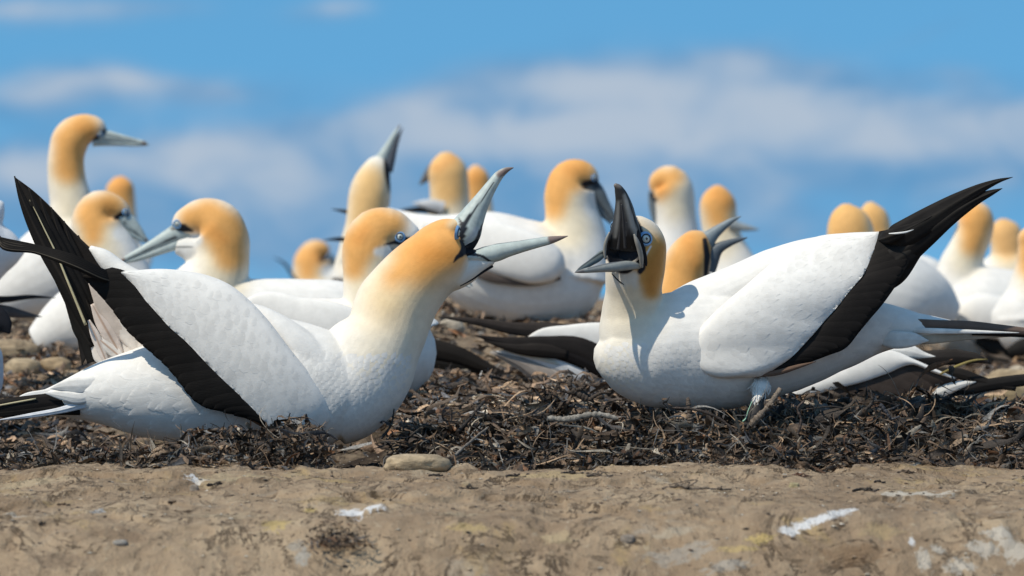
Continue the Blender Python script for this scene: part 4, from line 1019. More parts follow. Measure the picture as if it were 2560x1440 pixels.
bgbird('gannet turned away, bill tip just showing left of its pale orange nape', 14.0, (1120, 640),
    [[(1125, 620, 0, 76), (1127, 550, 0, 56), (1125, 500, 0, 50), (1122, 455, 0, 50), (1118, 425, 0, 49), (1115, 400, 0, 36), (1113, 380, 0, 12)], [(1030, 600, 10, 30), (1080, 600, 0, 70), (1150, 610, 0, 80), (1220, 620, 0, 60)]],
    dict(p=[(1120, 470, 36), (1115, 420, 46)], cream=[(1126, 560, 50), (1124, 480, 48)], c=(.80, .48, .19), hot=[(1092, 420, 12), (1130, 395, 14)]),
    [('bill', [(1085, 420, 0, 15, 10), (1070, 438, 0, 12, 8), (1058, 452, 0, 7, 5), (1048, 462, 0, 1, 1)], [dict(c=(.13, .13, .13), p=[(1085, 420, 30), (1048, 462, 20)], s=3)])],
    feathers=[('wing_tip_feather', [(1110, 530, -40, 14), (1060, 524, -44, 9), (1020, 526, -44, 6), (990, 528, -44, .6)], (.018, .016, .015)),
              ('back_feather', [(1110, 520, -50, 16), (1070, 510, -54, 12), (1030, 508, -54, 1)], (.7, .7, .7))])

bgbird('gannet mostly hidden, darker orange head just behind the turned away nape', 15.2, (1195, 620),
    [[(1195, 600, 0, 60), (1197, 540, 0, 40), (1196, 490, 0, 33), (1193, 455, 0, 33), (1190, 430, 0, 26), (1188, 411, 0, 8)], [(1150, 640, 0, 60), (1210, 630, 0, 70), (1260, 640, 0, 50)]],
    dict(p=[(1195, 500, 20), (1192, 450, 36)], cream=[(1197, 560, 36), (1196, 510, 34)], hot=[(1190, 440, 20)]))

bgbird('big white gannet sitting side on, dark bill tucked down right, folded wing showing', 11.7, (1300, 800),
    [[(1425, 690, 0, 120), (1436, 630, 0, 96), (1436, 575, 0, 76), (1428, 525, 0, 66), (1426, 480, 0, 64), (1434, 450, 0, 56), (1452, 442, 0, 44), (1474, 450, 0, 31), (1490, 462, 0, 14)],
     [(960, 530, 30, 14), (1040, 570, 20, 40), (1110, 612, 10, 88), (1200, 650, 0, 128), (1290, 680, 0, 136), (1380, 690, 0, 126), (1450, 690, 0, 104), (1495, 690, 0, 60), (1512, 690, 0, 16)]],
    dict(p=[(1385, 520, 24), (1395, 450, 44), (1440, 425, 46)], cream=[(1420, 570, 60), (1405, 500, 50)], hot=[(1425, 425, 18), (1450, 425, 16)]),
    [('upper_bill', [(1468, 462, 0, 27, 18), (1488, 480, 0, 23, 15), (1510, 510, 0, 15, 11), (1530, 540, 0, 9, 7), (1546, 566, 0, 1, 1)], [dict(c=(.12, .14, .15), p=[(1468, 462, 40), (1546, 566, 30)], s=3), dict(c=(.03, .035, .04), p=[(1470, 470, 3), (1520, 536, 1)], s=2), dict(c=SKIN, p=[(1478, 448, 10), (1492, 466, 8)], s=5)]),
     ('lower_bill', [(1460, 478, 0, 17, 14), (1485, 506, 0, 13, 10), (1512, 540, 0, 8, 6), (1535, 566, 0, 1, 1)], [dict(c=(.12, .14, .15), p=[(1460, 478, 30), (1535, 566, 20)], s=3)])],
    dark=[[(1462, 460, 9), (1490, 458, 12)]], eyes=[(1486, 444, 8, .6, -1)], cheek=[[(1475, 520, 14), (1500, 550, 14)]],
    wings=[('wing', [(1060, 560, -40, 12, 6), (1130, 580, -78, 40, 16), (1220, 612, -112, 62, 22), (1310, 640, -134, 64, 26), (1370, 658, -136, 52, 26), (1398, 664, -128, 32, 20), (1408, 666, -120, 10, 9)], WHITE)],
    feathers=[('flight_feather', [(1400, 690, -118, 10), (1330, 706, -132, 9), (1270, 700, -130, 12), (1220, 688, -124, 16), (1180, 672, -110, 12)], (.10, .08, .07)),
              ('flight_feather', [(1300, 704, -124, 8), (1230, 690, -118, 12), (1160, 664, -100, 14), (1090, 630, -80, 1)], (.04, .034, .03))])

bgbird('gannet with pale stretched neck and its face turned down to the left', 13.0, (1690, 720),
    [[(1690, 690, 0, 92), (1692, 620, 0, 66), (1691, 560, 0, 52), (1688, 515, 0, 50), (1682, 475, 0, 52), (1672, 452, 0, 42), (1655, 452, 0, 32), (1640, 468, 0, 22), (1634, 482, 0, 10)], [(1640, 720, 0, 60), (1700, 720, 0, 90), (1760, 730, 0, 70)]],
    dict(p=[(1650, 480, 16), (1655, 455, 34), (1685, 440, 20)], cream=[(1690, 520, 36), (1686, 470, 36)], hot=[(1650, 470, 18)]),
    [('upper_bill', [(1636, 478, 0, 15, 13), (1634, 505, 0, 13, 11), (1638, 545, 0, 9, 8), (1648, 585, 0, 4.5, 4), (1654, 604, 0, 1, 1)], [dict(c=(.16, .19, .21), p=[(1636, 478, 30), (1654, 604, 20)], s=3), dict(c=SKIN, p=[(1630, 488, 6), (1634, 500, 4)], s=4)]),
     ('lower_bill', [(1652, 490, 0, 10, 10), (1652, 520, 0, 9, 8), (1654, 560, 0, 6, 5), (1657, 600, 0, 1, 1)], [dict(c=(.20, .22, .23), p=[(1652, 490, 30), (1657, 600, 20)], s=3)])],
    dark=[[(1626, 495, 4), (1640, 500, 4)]])

bgbird('gannet with rounded orange head and thin grey bill pointing right against the sky', 13.5, (1820, 740),
    [[(1835, 720, 0, 95), (1822, 660, 0, 68), (1808, 610, 0, 52), (1799, 565, 0, 46), (1795, 520, 0, 46), (1794, 495, 0, 41), (1794, 475, 0, 26), (1794, 462, 0, 8)], [(1780, 720, 0, 60), (1840, 720, 0, 86), (1900, 740, 0, 70), (1940, 760, 0, 30)], [(1790, 560, -10, 30), (1820, 562, -20, 18), (1835, 565, -20, 8)]],
    dict(p=[(1795, 540, 26), (1794, 500, 44)], cream=[(1805, 600, 48), (1797, 550, 46)], hot=[(1790, 485, 18), (1830, 510, 10)]),
    [('bill', [(1825, 562, -30, 14, 12), (1850, 567, -34, 11, 9), (1875, 571, -38, 6.5, 6), (1898, 574, -40, 1, 1)], [dict(c=(.26, .29, .30), p=[(1825, 562, 30), (1898, 574, 20)], s=3)])])

bgbird('calling gannet behind the front right bird, orange head tilted back, bill parted to the right', 10.2, (1560, 990),
    [[(1660, 850, 0, 110), (1680, 790, 0, 88), (1697, 735, 0, 70), (1710, 690, 0, 60), (1725, 645, 0, 58), (1742, 612, 0, 44), (1756, 592, 0, 28), (1762, 584, 0, 12)],
     [(1380, 930, 10, 34), (1450, 915, 5, 62), (1540, 900, 0, 88), (1640, 880, 0, 108), (1720, 860, 0, 90), (1760, 850, 0, 30)],
     [(1690, 750, -10, 30), (1725, 720, -12, 26), (1755, 700, -12, 20)]],
    dict(p=[(1685, 740, 40), (1705, 680, 50), (1735, 620, 50)], cream=[(1680, 790, 70), (1700, 720, 60)], hot=[(1740, 660, 16), (1720, 600, 16)]),
    [('upper_bill', [(1762, 606, 0, 26, 18), (1780, 588, 0, 17, 13), (1805, 568, 0, 11, 9), (1832, 550, 0, 6, 5), (1852, 541, 0, 1, 1)], [dict(c=(.22, .26, .28), p=[(1762, 606, 40), (1852, 541, 20)], s=3), dict(c=SKIN, p=[(1762, 590, 3), (1766, 625, 14)], s=4)]),
     ('lower_bill', [(1762, 672, 0, 28, 16), (1776, 645, 0, 24, 14), (1795, 622, 0, 15, 11), (1825, 607, 0, 9, 7), (1850, 599, 0, 5, 4), (1869, 594, 0, 1, 1)], [dict(c=(.10, .12, .14), p=[(1762, 672, 50), (1869, 594, 20)], s=3), dict(c=SKIN, p=[(1775, 612, 4), (1768, 650, 6), (1760, 700, 4)], s=5)])],
    dark=[[(1762, 600, 6), (1768, 640, 8), (1764, 690, 5)]],
    wings=[('wing', [(1310, 852, -100, 3, 3), (1350, 838, -104, 14, 5), (1420, 842, -110, 30, 9), (1500, 850, -112, 44, 12), (1600, 870, -112, 50, 14)], WHITE)],
    feathers=[('primary_feather', [(1440, 825, -96, 12), (1370, 826, -98, 20), (1290, 822, -100, 16), (1190, 804, -102, 9), (1095, 792, -104, 1)], (.04, .032, .028)),
              ('primary_feather', [(1620, 985, -126, 20), (1540, 930, -128, 34), (1450, 880, -130, 36), (1360, 864, -132, 24), (1270, 858, -132, 15), (1186, 838, -132, 1)], (.016, .013, .012)),
              ('primary_feather', [(1600, 975, -130, 12), (1520, 935, -132, 18), (1440, 895, -134, 18), (1380, 870, -134, 12), (1310, 856, -134, 1)], (.010, .008, .008)),
              ('primary_feather', [(1420, 885, -136, 14), (1350, 876, -138, 18), (1290, 872, -138, 12), (1210, 852, -138, 1)], (.02, .016, .014)),
              ('tail_feather', [(1560, 1040, -116, 50), (1460, 985, -118, 48), (1370, 935, -120, 34), (1290, 900, -120, 18), (1225, 880, -120, 2)], (.42, .38, .34)),
              ('tail_feather', [(1580, 1000, -120, 40), (1500, 950, -122, 38), (1420, 915, -124, 26), (1340, 893, -124, 14), (1240, 878, -124, 1)], (.74, .74, .74)),
              ('tail_feather', [(1450, 990, -124, 20), (1370, 945, -126, 22), (1300, 905, -126, 12), (1236, 884, -126, 1)], (.30, .26, .23)),
              ('tail_feather', [(1400, 910, -128, 5), (1330, 890, -130, 6), (1250, 874, -130, 1)], (.62, .60, .52))], voxel=4)

bgbird('gannet with plain round golden head above the white back of the right calling bird', 12.4, (2150, 800),
    [[(2140, 720, 0, 90), (2132, 650, 0, 66), (2128, 600, 0, 61), (2124, 570, 0, 58), (2119, 545, 0, 49), (2115, 525, 0, 34), (2113, 509, 0, 10)],
     [(2050, 730, 0, 40), (2120, 740, 0, 110), (2200, 745, 0, 122), (2270, 752, 10, 116), (2330, 765, 20, 84), (2390, 790, 30, 30)]],
    dict(p=[(2122, 600, 50), (2116, 550, 52)], cream=[(2128, 660, 60), (2125, 600, 60)], c=(.80, .45, .16)))

bgbird('gannet half hidden behind the plain round head, second of the two touching heads', 13.3, (2190, 760),
    [[(2200, 700, 0, 70), (2194, 630, 0, 48), (2187, 580, 0, 42), (2182, 548, 0, 40), (2177, 525, 0, 30), (2174, 504, 0, 9)], [(2150, 730, 0, 60), (2240, 730, 0, 96), (2320, 735, 0, 90), (2380, 750, 0, 50)]],
    dict(p=[(2188, 590, 34), (2178, 540, 38)], cream=[(2194, 640, 44), (2188, 590, 42)], c=(.80, .45, .16)))

bgbird('white gannet at the right with curved neck, seen under the two black wing tips', 12.6, (2420, 880),
    [[(2400, 800, 0, 100), (2398, 730, 0, 76), (2402, 670, 0, 58), (2420, 620, 0, 47), (2438, 580, 0, 44), (2442, 548, 0, 43), (2434, 526, 0, 33), (2424, 512, 0, 14)],
     [(2336, 770, 0, 24), (2356, 774, 0, 70), (2420, 786, 0, 116), (2520, 796, 10, 122), (2620, 815, 20, 100), (2700, 850, 30, 30)], [(2430, 540, 0, 34), (2408, 556, 0, 16), (2400, 568, 0, 8)]],
    dict(p=[(2430, 610, 24), (2440, 550, 40), (2428, 525, 30)], cream=[(2412, 650, 42), (2434, 590, 40)], hot=[(2410, 545, 12)]),
    [('bill', [(2408, 558, 0, 13, 12), (2396, 580, 0, 9, 8), (2382, 604, 0, 5, 4), (2373, 622, 0, 1, 1)], [dict(c=(.20, .23, .25), p=[(2408, 558, 30), (2373, 622, 20)], s=3)])],
    wings=[('wing', [(2392, 752, -96, 12, 8), (2410, 770, -112, 36, 18), (2470, 790, -126, 54, 24), (2560, 800, -120, 50, 20), (2660, 820, -100, 30, 12)], WHITE)],
    feathers=[('flight_feather', [(2440, 850, -110, 10), (2500, 870, -112, 26), (2570, 870, -112, 30), (2660, 870, -112, 20)], (.02, .018, .016))])

bgbird('gannet with small orange head directly right of the curved white neck', 14.2, (2520, 760),
    [[(2530, 700, 0, 70), (2522, 640, 0, 46), (2517, 600, 0, 42), (2512, 576, 0, 38), (2508, 560, 0, 28), (2506, 546, 0, 8)], [(2460, 720, 0, 60), (2530, 700, 0, 76), (2600, 720, 0, 60)]],
    dict(p=[(2520, 610, 34), (2510, 575, 40)], cream=[(2524, 650, 40), (2518, 610, 40)], c=(.80, .46, .18)))

bgbird('gannet cut off by the right edge of the picture, thin strip of orange neck', 11.8, (2580, 900),
    [[(2590, 800, 0, 110), (2588, 720, 0, 72), (2586, 660, 0, 48), (2584, 610, 0, 40), (2580, 580, 0, 34), (2578, 562, 0, 10)], [(2478, 800, 0, 20), (2510, 800, 0, 68), (2570, 800, 0, 98), (2660, 820, 0, 90)]],
    dict(p=[(2584, 660, 34), (2580, 600, 36)], cream=[(2586, 700, 40), (2584, 650, 40)]),
    feathers=[('flight_feather', [(2520, 880, -90, 10), (2560, 868, -94, 22), (2640, 850, -94, 20)], (.02, .018, .016))])

bgbird('gannet cut off by the left edge, only its rounded white breast in view', 10.4, (-40, 780),
    [[(-140, 690, 0, 70), (-90, 660, 0, 110), (-40, 630, 0, 108), (10, 625, 0, 62), (40, 625, 0, 36), (62, 625, 0, 8)], [(-60, 560, 0, 60), (-20, 530, 0, 40), (0, 510, 0, 16), (6, 502, 0, 5)]], {}, base=(.74, .74, .75),  # white plumage with the breast's shade put into a greyer base
    feathers=[('wing_tip_feather', [(-60, 752, 30, 14), (20, 748, 30, 8), (80, 742, 30, 5), (140, 745, 30, .6)], (.02, .02, .022)),
              ('wing_tip_feather', [(-60, 780, 40, 20), (10, 778, 40, 16), (60, 786, 40, 9), (105, 792, 40, .6)], (.10, .085, .08))])  # lower dark strip is painted shading below the wing tip

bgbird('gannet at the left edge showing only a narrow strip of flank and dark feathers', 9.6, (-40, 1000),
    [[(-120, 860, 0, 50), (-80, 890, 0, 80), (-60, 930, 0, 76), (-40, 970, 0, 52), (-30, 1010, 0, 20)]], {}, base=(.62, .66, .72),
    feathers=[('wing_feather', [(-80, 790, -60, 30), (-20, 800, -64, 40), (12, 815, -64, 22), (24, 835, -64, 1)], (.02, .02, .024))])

bgbird('small distant gannet low against the sky with its bill towards the right', 16.5, (800, 760),
    [[(790, 740, 0, 70), (786, 700, 0, 56), (782, 668, 0, 50), (782, 648, 0, 46), (790, 630, 0, 34), (806, 628, 0, 24), (820, 636, 0, 12)], [(740, 770, 0, 60), (800, 740, 0, 70), (850, 720, 0, 50), (890, 730, 0, 30)]],
    dict(p=[(768, 680, 20), (770, 645, 34), (800, 630, 30)], cream=[(785, 700, 46), (780, 650, 44)], hot=[(790, 640, 12)]),
    [('bill', [(815, 645, 0, 18, 14), (832, 660, 0, 13, 10), (848, 675, 0, 6, 5), (858, 686, 0, 1, 1)], [dict(c=(.14, .17, .19), p=[(815, 645, 30), (858, 686, 20)], s=3)])],
    dark=[[(800, 650, 5), (822, 640, 8)]], cheek=[[(820, 680, 18)]],
    feathers=[('wing_tip_feather', [(750, 712, -60, 5), (732, 690, -60, 4), (712, 660, -60, 3.6), (684, 643, -60, .6)], (.05, .06, .08))])

B = bgbird('hidden gannet whose spread white and brown wing reaches out below the front right bird', 9.65, (2080, 1040),
    [[(1880, 960, 30, 50), (1960, 985, 30, 60), (2060, 990, 30, 62), (2160, 985, 30, 60), (2240, 990, 30, 40), (2300, 1010, 30, 20)]], {}, voxel=4,
    feathers=[('tail_feather', [(2180, 1040, -60, 14), (2260, 1022, -66, 18), (2340, 985, -70, 15), (2400, 962, -70, 10), (2440, 955, -70, 1)], (.79, .77, .72)),
              ('tail_feather', [(2200, 1060, -50, 20), (2280, 1040, -56, 20), (2380, 1008, -60, 14), (2440, 985, -60, 8), (2490, 975, -60, 1)], (.66, .62, .55)),
              ('tail_feather', [(2240, 1040, -54, 20), (2330, 1020, -60, 26), (2400, 1000, -62, 18), (2460, 985, -62, 6)], (.34, .30, .25)),
              ('tail_feather', [(2360, 988, -64, 8), (2430, 970, -66, 16), (2500, 958, -66, 16), (2600, 945, -66, 14)], (.018, .016, .015)),
              ('tail_feather', [(2380, 960, -60, 8), (2460, 958, -62, 10), (2530, 946, -62, 6), (2600, 940, -62, 4)], (.03, .03, .033)),
              ('primary_feather', [(2240, 905, -60, 14), (2330, 895, -60, 20), (2400, 893, -60, 18), (2450, 898, -60, 10), (2478, 910, -60, 1)], (.03, .025, .022)),
              ('primary_feather', [(2330, 930, -64, 10), (2400, 935, -66, 14), (2460, 955, -66, 12), (2540, 972, -66, 6)], (.02, .017, .015)),
              ('quill', [(2350, 935, -84, 2.5), (2400, 912, -86, 3), (2440, 900, -86, 2.4), (2470, 898, -86, .6)], (.34, .27, .10)),
              ('covert_feather', [(2220, 875, -60, 12), (2270, 878, -64, 18), (2310, 888, -64, 8), (2340, 892, -64, .6)], WHITE)])
wp = Patch([(1900, 1025, -60), (1985, 968, -72), (2080, 925, -80), (2160, 888, -84), (2225, 876, -84), (2290, 900, -82), (2345, 925, -80), (2388, 944, -76)],
           [(1915, 1048, -60), (2005, 1000, -74), (2090, 972, -84), (2150, 957, -88), (2215, 935, -88), (2280, 912, -86), (2335, 932, -82), (2386, 948, -76)], camber=8, thick=4)
w_ = mesh_obj('wing', *wp.sheet(), M_covert, B, 9.65, np.tile(np.array(WHITE), (wp.m*wp.k*2, 1)))
bp_ = Patch([(1915, 1040, -56), (2005, 995, -70), (2090, 965, -78), (2150, 950, -82), (2215, 928, -82), (2280, 905, -80), (2335, 925, -78), (2386, 942, -72)],
            [(1950, 1075, -50), (2050, 1075, -60), (2150, 1062, -68), (2215, 1035, -70), (2260, 1010, -70), (2310, 985, -70), (2360, 962, -70), (2400, 948, -68)], camber=4, thick=3)
mesh_obj('flight_feather_base', *bp_.sheet(), M_vane, w_, 9.65, np.tile(np.array((.055, .043, .036)), (bp_.m*bp_.k*2, 1)))
flight_fan(bp_, 12, (.85, .62), 130, 16, w_, 9.65, 'secondary_feather', col=(.060, .046, .039), v0=-.05, lift=2.0, umax=.85)
# =================================================================== NEST WEED AND DEBRIS
def ribbons(n, pos, length, width, curl, lift, seed, segs=8, up=.25, thick=.0):
    """n curled strips of dried weed; pos(n,rng)->(n,3)"""
    r = np.random.default_rng(seed); P0 = pos(n, r)
    L = length(n, r); W = width(n, r)
    yaw = r.uniform(0, 2*np.pi, n); pitch = r.normal(0, up, n); cy = r.normal(0, curl, n); cp = r.normal(0, curl*.6, n)
    rolls = r.uniform(0, np.pi, n); tw = r.normal(0, 1.6, n); wob = r.uniform(0, 6.28, n)
    k = segs + 1; s = np.linspace(0, 1, k)
    pts = np.zeros((n, k, 3)); p = P0.copy(); dirs = np.zeros((n, k, 3))
    for i in range(k):
        a = yaw + cy*s[i] + .5*np.sin(wob + 5*s[i]); e = np.clip(pitch + cp*(s[i]-.5) + .3*np.sin(wob*2+7*s[i]), -1.2, 1.3)
        d = np.stack([np.cos(a)*np.cos(e), np.sin(a)*np.cos(e), np.sin(e)], 1); dirs[:, i] = d
        pts[:, i] = p; p = p + d*(L/segs)[:, None]
    pts -= (pts.mean(1, keepdims=True) - P0[:, None])
    gz = ground_z(pts[..., 0].ravel(), pts[..., 1].ravel(), True).reshape(n, k)
    pts[..., 2] = np.maximum(pts[..., 2], gz + .0005)
    ref = np.array([0, 0, 1.]); side = np.cross(dirs, ref); side /= np.linalg.norm(side, axis=2, keepdims=True) + 1e-6
    nor = np.cross(side, dirs); ang = rolls[:, None] + tw[:, None]*s[None]
    wv = side*np.cos(ang)[..., None] + nor*np.sin(ang)[..., None]; nn = -side*np.sin(ang)[..., None] + nor*np.cos(ang)[..., None]
    prof = np.clip(np.sin(np.pi*np.clip(s*.92+.06, 0, 1))**.5, .15, 1)[None] * (1 + .35*np.sin(wob[:, None]*3 + 11*s[None]))
    w = (W[:, None]*prof)[..., None]
    A = pts - wv*w; M = pts + nn*w*.45; B = pts + wv*w
    V = np.stack([A, M, B], 2).reshape(-1, 3)
    base = (np.arange(n)*k*3)[:, None, None] + (np.arange(segs)*3)[None, :, None] + np.arange(2)[None, None, :]
    F = np.stack([base, base+1, base+4, base+3], -1).reshape(-1, 4)
    return V, F, k*3

PAL = np.array([[.024, .018, .014], [.044, .032, .023], [.082, .055, .037], [.13, .086, .055], [.21, .145, .092], [.045, .044, .046], [.12, .115, .108], [.22, .19, .15], [.10, .050, .025]])
PW = np.array([.22, .20, .17, .12, .06, .10, .05, .025, .055]); PW = PW/PW.sum()
def cols(n, k, seed, pw=PW, gain=1.0):
    r = np.random.default_rng(seed); c = PAL[r.choice(len(PAL), n, p=pw)]*r.uniform(.7, 1.4, (n, 1))*gain
    return np.repeat(c, k, 0)
m, T, b = new_mat('dried_weed'); M_weed = m
at = T.n('ShaderNodeAttribute', attribute_name='Col'); oc = T.n('ShaderNodeTexCoord').outputs['Object']
mot = T.math('MULTIPLY', T.step(T.noise(oc, 260, 4, .7), .3, .75, .6, 1.6), T.step(T.noise(oc, 9, 4, .6), .35, .65, .65, 1.5))
vm = T.n('ShaderNodeVectorMath', operation='SCALE'); T.link(at.outputs['Color'], vm.inputs[0]); T.link(mot, vm.inputs['Scale'])
T.link(vm.outputs[0], b.inputs['Base Color']); b.inputs['Roughness'].default_value = .62; b.inputs['Specular IOR Level'].default_value = .35
bp = T.n('ShaderNodeBump'); bp.inputs['Strength'].default_value = .6; bp.inputs['Distance'].default_value = .002
T.link(T.noise(oc, 500, 4, .6), bp.inputs['Height']); T.link(bp.outputs[0], b.inputs['Normal'])

def region(pxa, pxb, ya, yb, thick, keep=None):
    def f(n, r):
        out = np.zeros((0, 3))
        while len(out) < n:
            y = r.uniform(ya, yb, n*2); px = r.uniform(pxa, pxb, n*2); x = (px-1280)/K*y
            edge = ya + .05 + .045*fbm(x*6+2, x*0+3.3, 3, 77)      # ragged front margin
            k = y > edge + r.exponential(.012, n*2) - .015
            if keep is not None: k &= keep(px, y, r)
            fade = np.clip((y - edge)/.07, .15, 1)
            z = ground_z(x, y) + r.uniform(0, 1, n*2)*thick*fade*(.4 + .6*smooth01(px, 380, 520))*np.clip(.75 + 1.1*fbm(x*9, y*9, 3, 88), .1, 2.2)
            out = np.vstack([out, np.stack([x, y, z], 1)[k]])
        return out[:n]
    return f
expo = lambda a, b, c: (lambda n, r: np.clip(r.exponential(a, n) + b, b, c))
wid = lambda a, b: (lambda n, r: r.uniform(a, b, n)**1.0)

def weed(name, label, jobs):
    Vs, Fs, Cs, o = [], [], [], 0
    for (n, pos, ln, wd, curl, seed, kw) in jobs:
        gain = kw.pop('gain', 1.0); pw = kw.pop('pw', PW)
        V, F, k = ribbons(n, pos, ln, wd, curl, 0, seed, **kw)
        Vs.append(V); Fs.append(F+o); Cs.append(cols(n, k, seed+1, pw, gain)); o += len(V)
    ob = fast_mesh(name, np.vstack(Vs), np.vstack(Fs), M_weed, np.vstack(Cs))
    ob['kind'] = 'stuff'; ob['label'] = label; ob['category'] = 'nest weed'
    return ob
PL = np.array([0, 0, .1, .25, .25, .05, .2, .15, .0]); PL = PL/PL.sum()
PT = np.array([.04, .05, .12, .2, .2, .04, .1, .1, .15]); PT = PT/PT.sum()
L0 = region(-120, 812, 8.42, 8.84, .030)
C0 = region(830, 1150, 8.62, 9.05, .012, lambda px, y, r: (y > np.where(px < 960, 8.86, 8.66)))
R0 = region(1020, 2700, 8.54, 9.25, .024)
weed('nest_weed', 'dark tangled dried seaweed heaped under the left calling bird', [
    (1500, L0, expo(.022, .014, .09), wid(.0014, .0046), 1.9, 1, dict(up=.4)),
    (1300, L0, expo(.012, .006, .05), wid(.0008, .0024), 2.8, 3, dict(segs=6, up=.4)),
    (260, L0, expo(.020, .014, .07), wid(.0014, .0040), 2.2, 8, dict(up=.5, pw=PL)),
    (1400, L0, expo(.014, .010, .06), wid(.0003, .0007), 3.0, 5, dict(pw=PT, up=.5)),
    (200, L0, expo(.03, .03, .12), wid(.0012, .0030), 1.2, 6, {}),
    (260, L0, expo(.05, .04, .14), wid(.0006, .0018), 1.6, 45, dict(segs=12, up=.4, pw=PL)),
    (420, region(560, 812, 8.58, 8.72, .038), expo(.02, .012, .08), wid(.0010, .0042), 2.2, 7, dict(up=.6)),
])
weed('nest_weed', 'dark tangled dried seaweed heaped under the right calling bird', [
    (4600, R0, expo(.023, .014, .095), wid(.0014, .0050), 1.9, 11, dict(up=.4)),
    (3000, R0, expo(.012, .006, .05), wid(.0008, .0024), 2.8, 13, dict(segs=6, up=.4)),
    (700, R0, expo(.020, .014, .08), wid(.0014, .0044), 2.2, 20, dict(up=.5, pw=PL)),
    (3600, R0, expo(.014, .010, .06), wid(.0003, .0007), 3.0, 15, dict(pw=PT, up=.5)),
    (500, R0, expo(.03, .03, .13), wid(.0012, .0032), 1.2, 16, {}),
    (900, region(1000, 2650, 8.60, 9.1, .04), expo(.05, .04, .16), wid(.0006, .0018), 1.6, 44, dict(segs=12, up=.4, pw=PL)),
    (600, region(960, 1420, 8.64, 9.0, .05), expo(.02, .012, .075), wid(.0010, .0034), 1.8, 17, {}),
    (700, region(1360, 1520, 8.8, 8.98, .075), expo(.02, .012, .075), wid(.0010, .0040), 1.8, 18, dict(up=.5)),
    (300, region(1040, 2650, 8.62, 9.1, .045), expo(.03, .03, .12), wid(.003, .008), 1.3, 40, dict(up=.5)),
    (350, region(1680, 2000, 8.42, 8.58, .012), expo(.010, .006, .03), wid(.0004, .0014), 3.0, 19, dict(segs=6)),
])
weed('nest_weed', 'dried seaweed litter lying between the two calling birds', [
    (900, C0, expo(.014, .010, .06), wid(.0008, .0026), 1.8, 21, {}),
    (900, C0, expo(.010, .006, .04), wid(.0004, .0014), 2.4, 23, dict(segs=6)),
])
BK = region(-200, 2760, 9.15, 12.8, .02)
weed('colony_litter', 'brown weed and nest litter spread over the colony behind', [
    (5200, BK, expo(.03, .015, .10), wid(.0015, .006), 1.8, 31, dict(segs=5, gain=1.9)),
    (1500, BK, expo(.03, .015, .10), wid(.0015, .006), 1.8, 33, dict(segs=5, gain=1.0)),
    (1500, region(1000, 1560, 9.2, 10.6, .02), expo(.03, .015, .09), wid(.001, .005), 1.8, 34, dict(segs=5, gain=2.3)),
    (1500, region(-50, 260, 9.2, 11.2, .03), expo(.02, .012, .08), wid(.001, .005), 1.8, 35, dict(segs=5, gain=2.2)),
])
# crumbs and chips over the bare rock
def chips(name, label, n, pxa, pxb, ya, yb, s0, s1, seed, pal, zoff=0):
    r = np.random.default_rng(seed); y = r.uniform(ya, yb, n); x = (r.uniform(pxa, pxb, n)-1280)/K*y
    z = ground_z(x, y); s = s0*(s1/s0)**(r.uniform(0, 1, n)**2.4)
    ico = np.array([[1, 0, 0], [-1, 0, 0], [0, 1, 0], [0, -1, 0], [0, 0, 1], [0, 0, -1], [.7, .7, .3], [-.7, .6, .4], [.6, -.7, .4], [-.6, -.7, .3]], float)
    bm = bmesh.new(); [bm.verts.new(v) for v in ico]; h = bmesh.ops.convex_hull(bm, input=bm.verts); bm.verts.ensure_lookup_table(); bm.verts.index_update()
    fs = np.array([[v.index for v in f.verts] for f in bm.faces if len(f.verts) == 3]); bm.free(); k = len(ico)
    J = ico[None]*(1 + r.uniform(-.3, .3, (n, k, 3))); J[..., 2] *= r.uniform(.3, .7, (n, 1)); J[..., 0] *= r.uniform(.8, 1.8, (n, 1))
    a = r.uniform(0, 6.28, n); c, s_ = np.cos(a)[:, None], np.sin(a)[:, None]
    X = J[..., 0]*c - J[..., 1]*s_; Y = J[..., 0]*s_ + J[..., 1]*c
    V = np.stack([X, Y, J[..., 2]], -1)*s[:, None, None] + np.stack([x, y, z + s*.15], 1)[:, None]
    F = (fs[None] + (np.arange(n)*k)[:, None, None]).reshape(-1, 3)
    pal = np.array(pal); C = np.repeat(pal[r.integers(0, len(pal), n)]*r.uniform(.7, 1.25, (n, 1)), k, 0)
    ob = fast_mesh(name, V.reshape(-1, 3), F, M_weed, C, smooth=False); ob['kind'] = 'stuff'; ob['label'] = label; ob['category'] = 'grit'
ROCKPAL = [(.20, .145, .095), (.27, .20, .135), (.14, .095, .062), (.33, .26, .18), (.40, .36, .30), (.06, .045, .035)]
chips('rock_grit', 'small crumbs of stone and grit strewn over the bare shelf', 7000, -80, 2640, 7.1, 8.75, .0006, .0034, 41, ROCKPAL)
chips('shell_chips', 'tiny pale chips and white specks among the dark weed', 900, -80, 2640, 8.6, 9.3, .0007, .0028, 43, [(.5, .48, .44), (.35, .3, .24), (.6, .6, .58)])
chips('nest_stones', 'loose brown stones and lumps on the ground behind the front birds', 900, -80, 2640, 9.15, 12.5, .004, .022, 45, ROCKPAL)

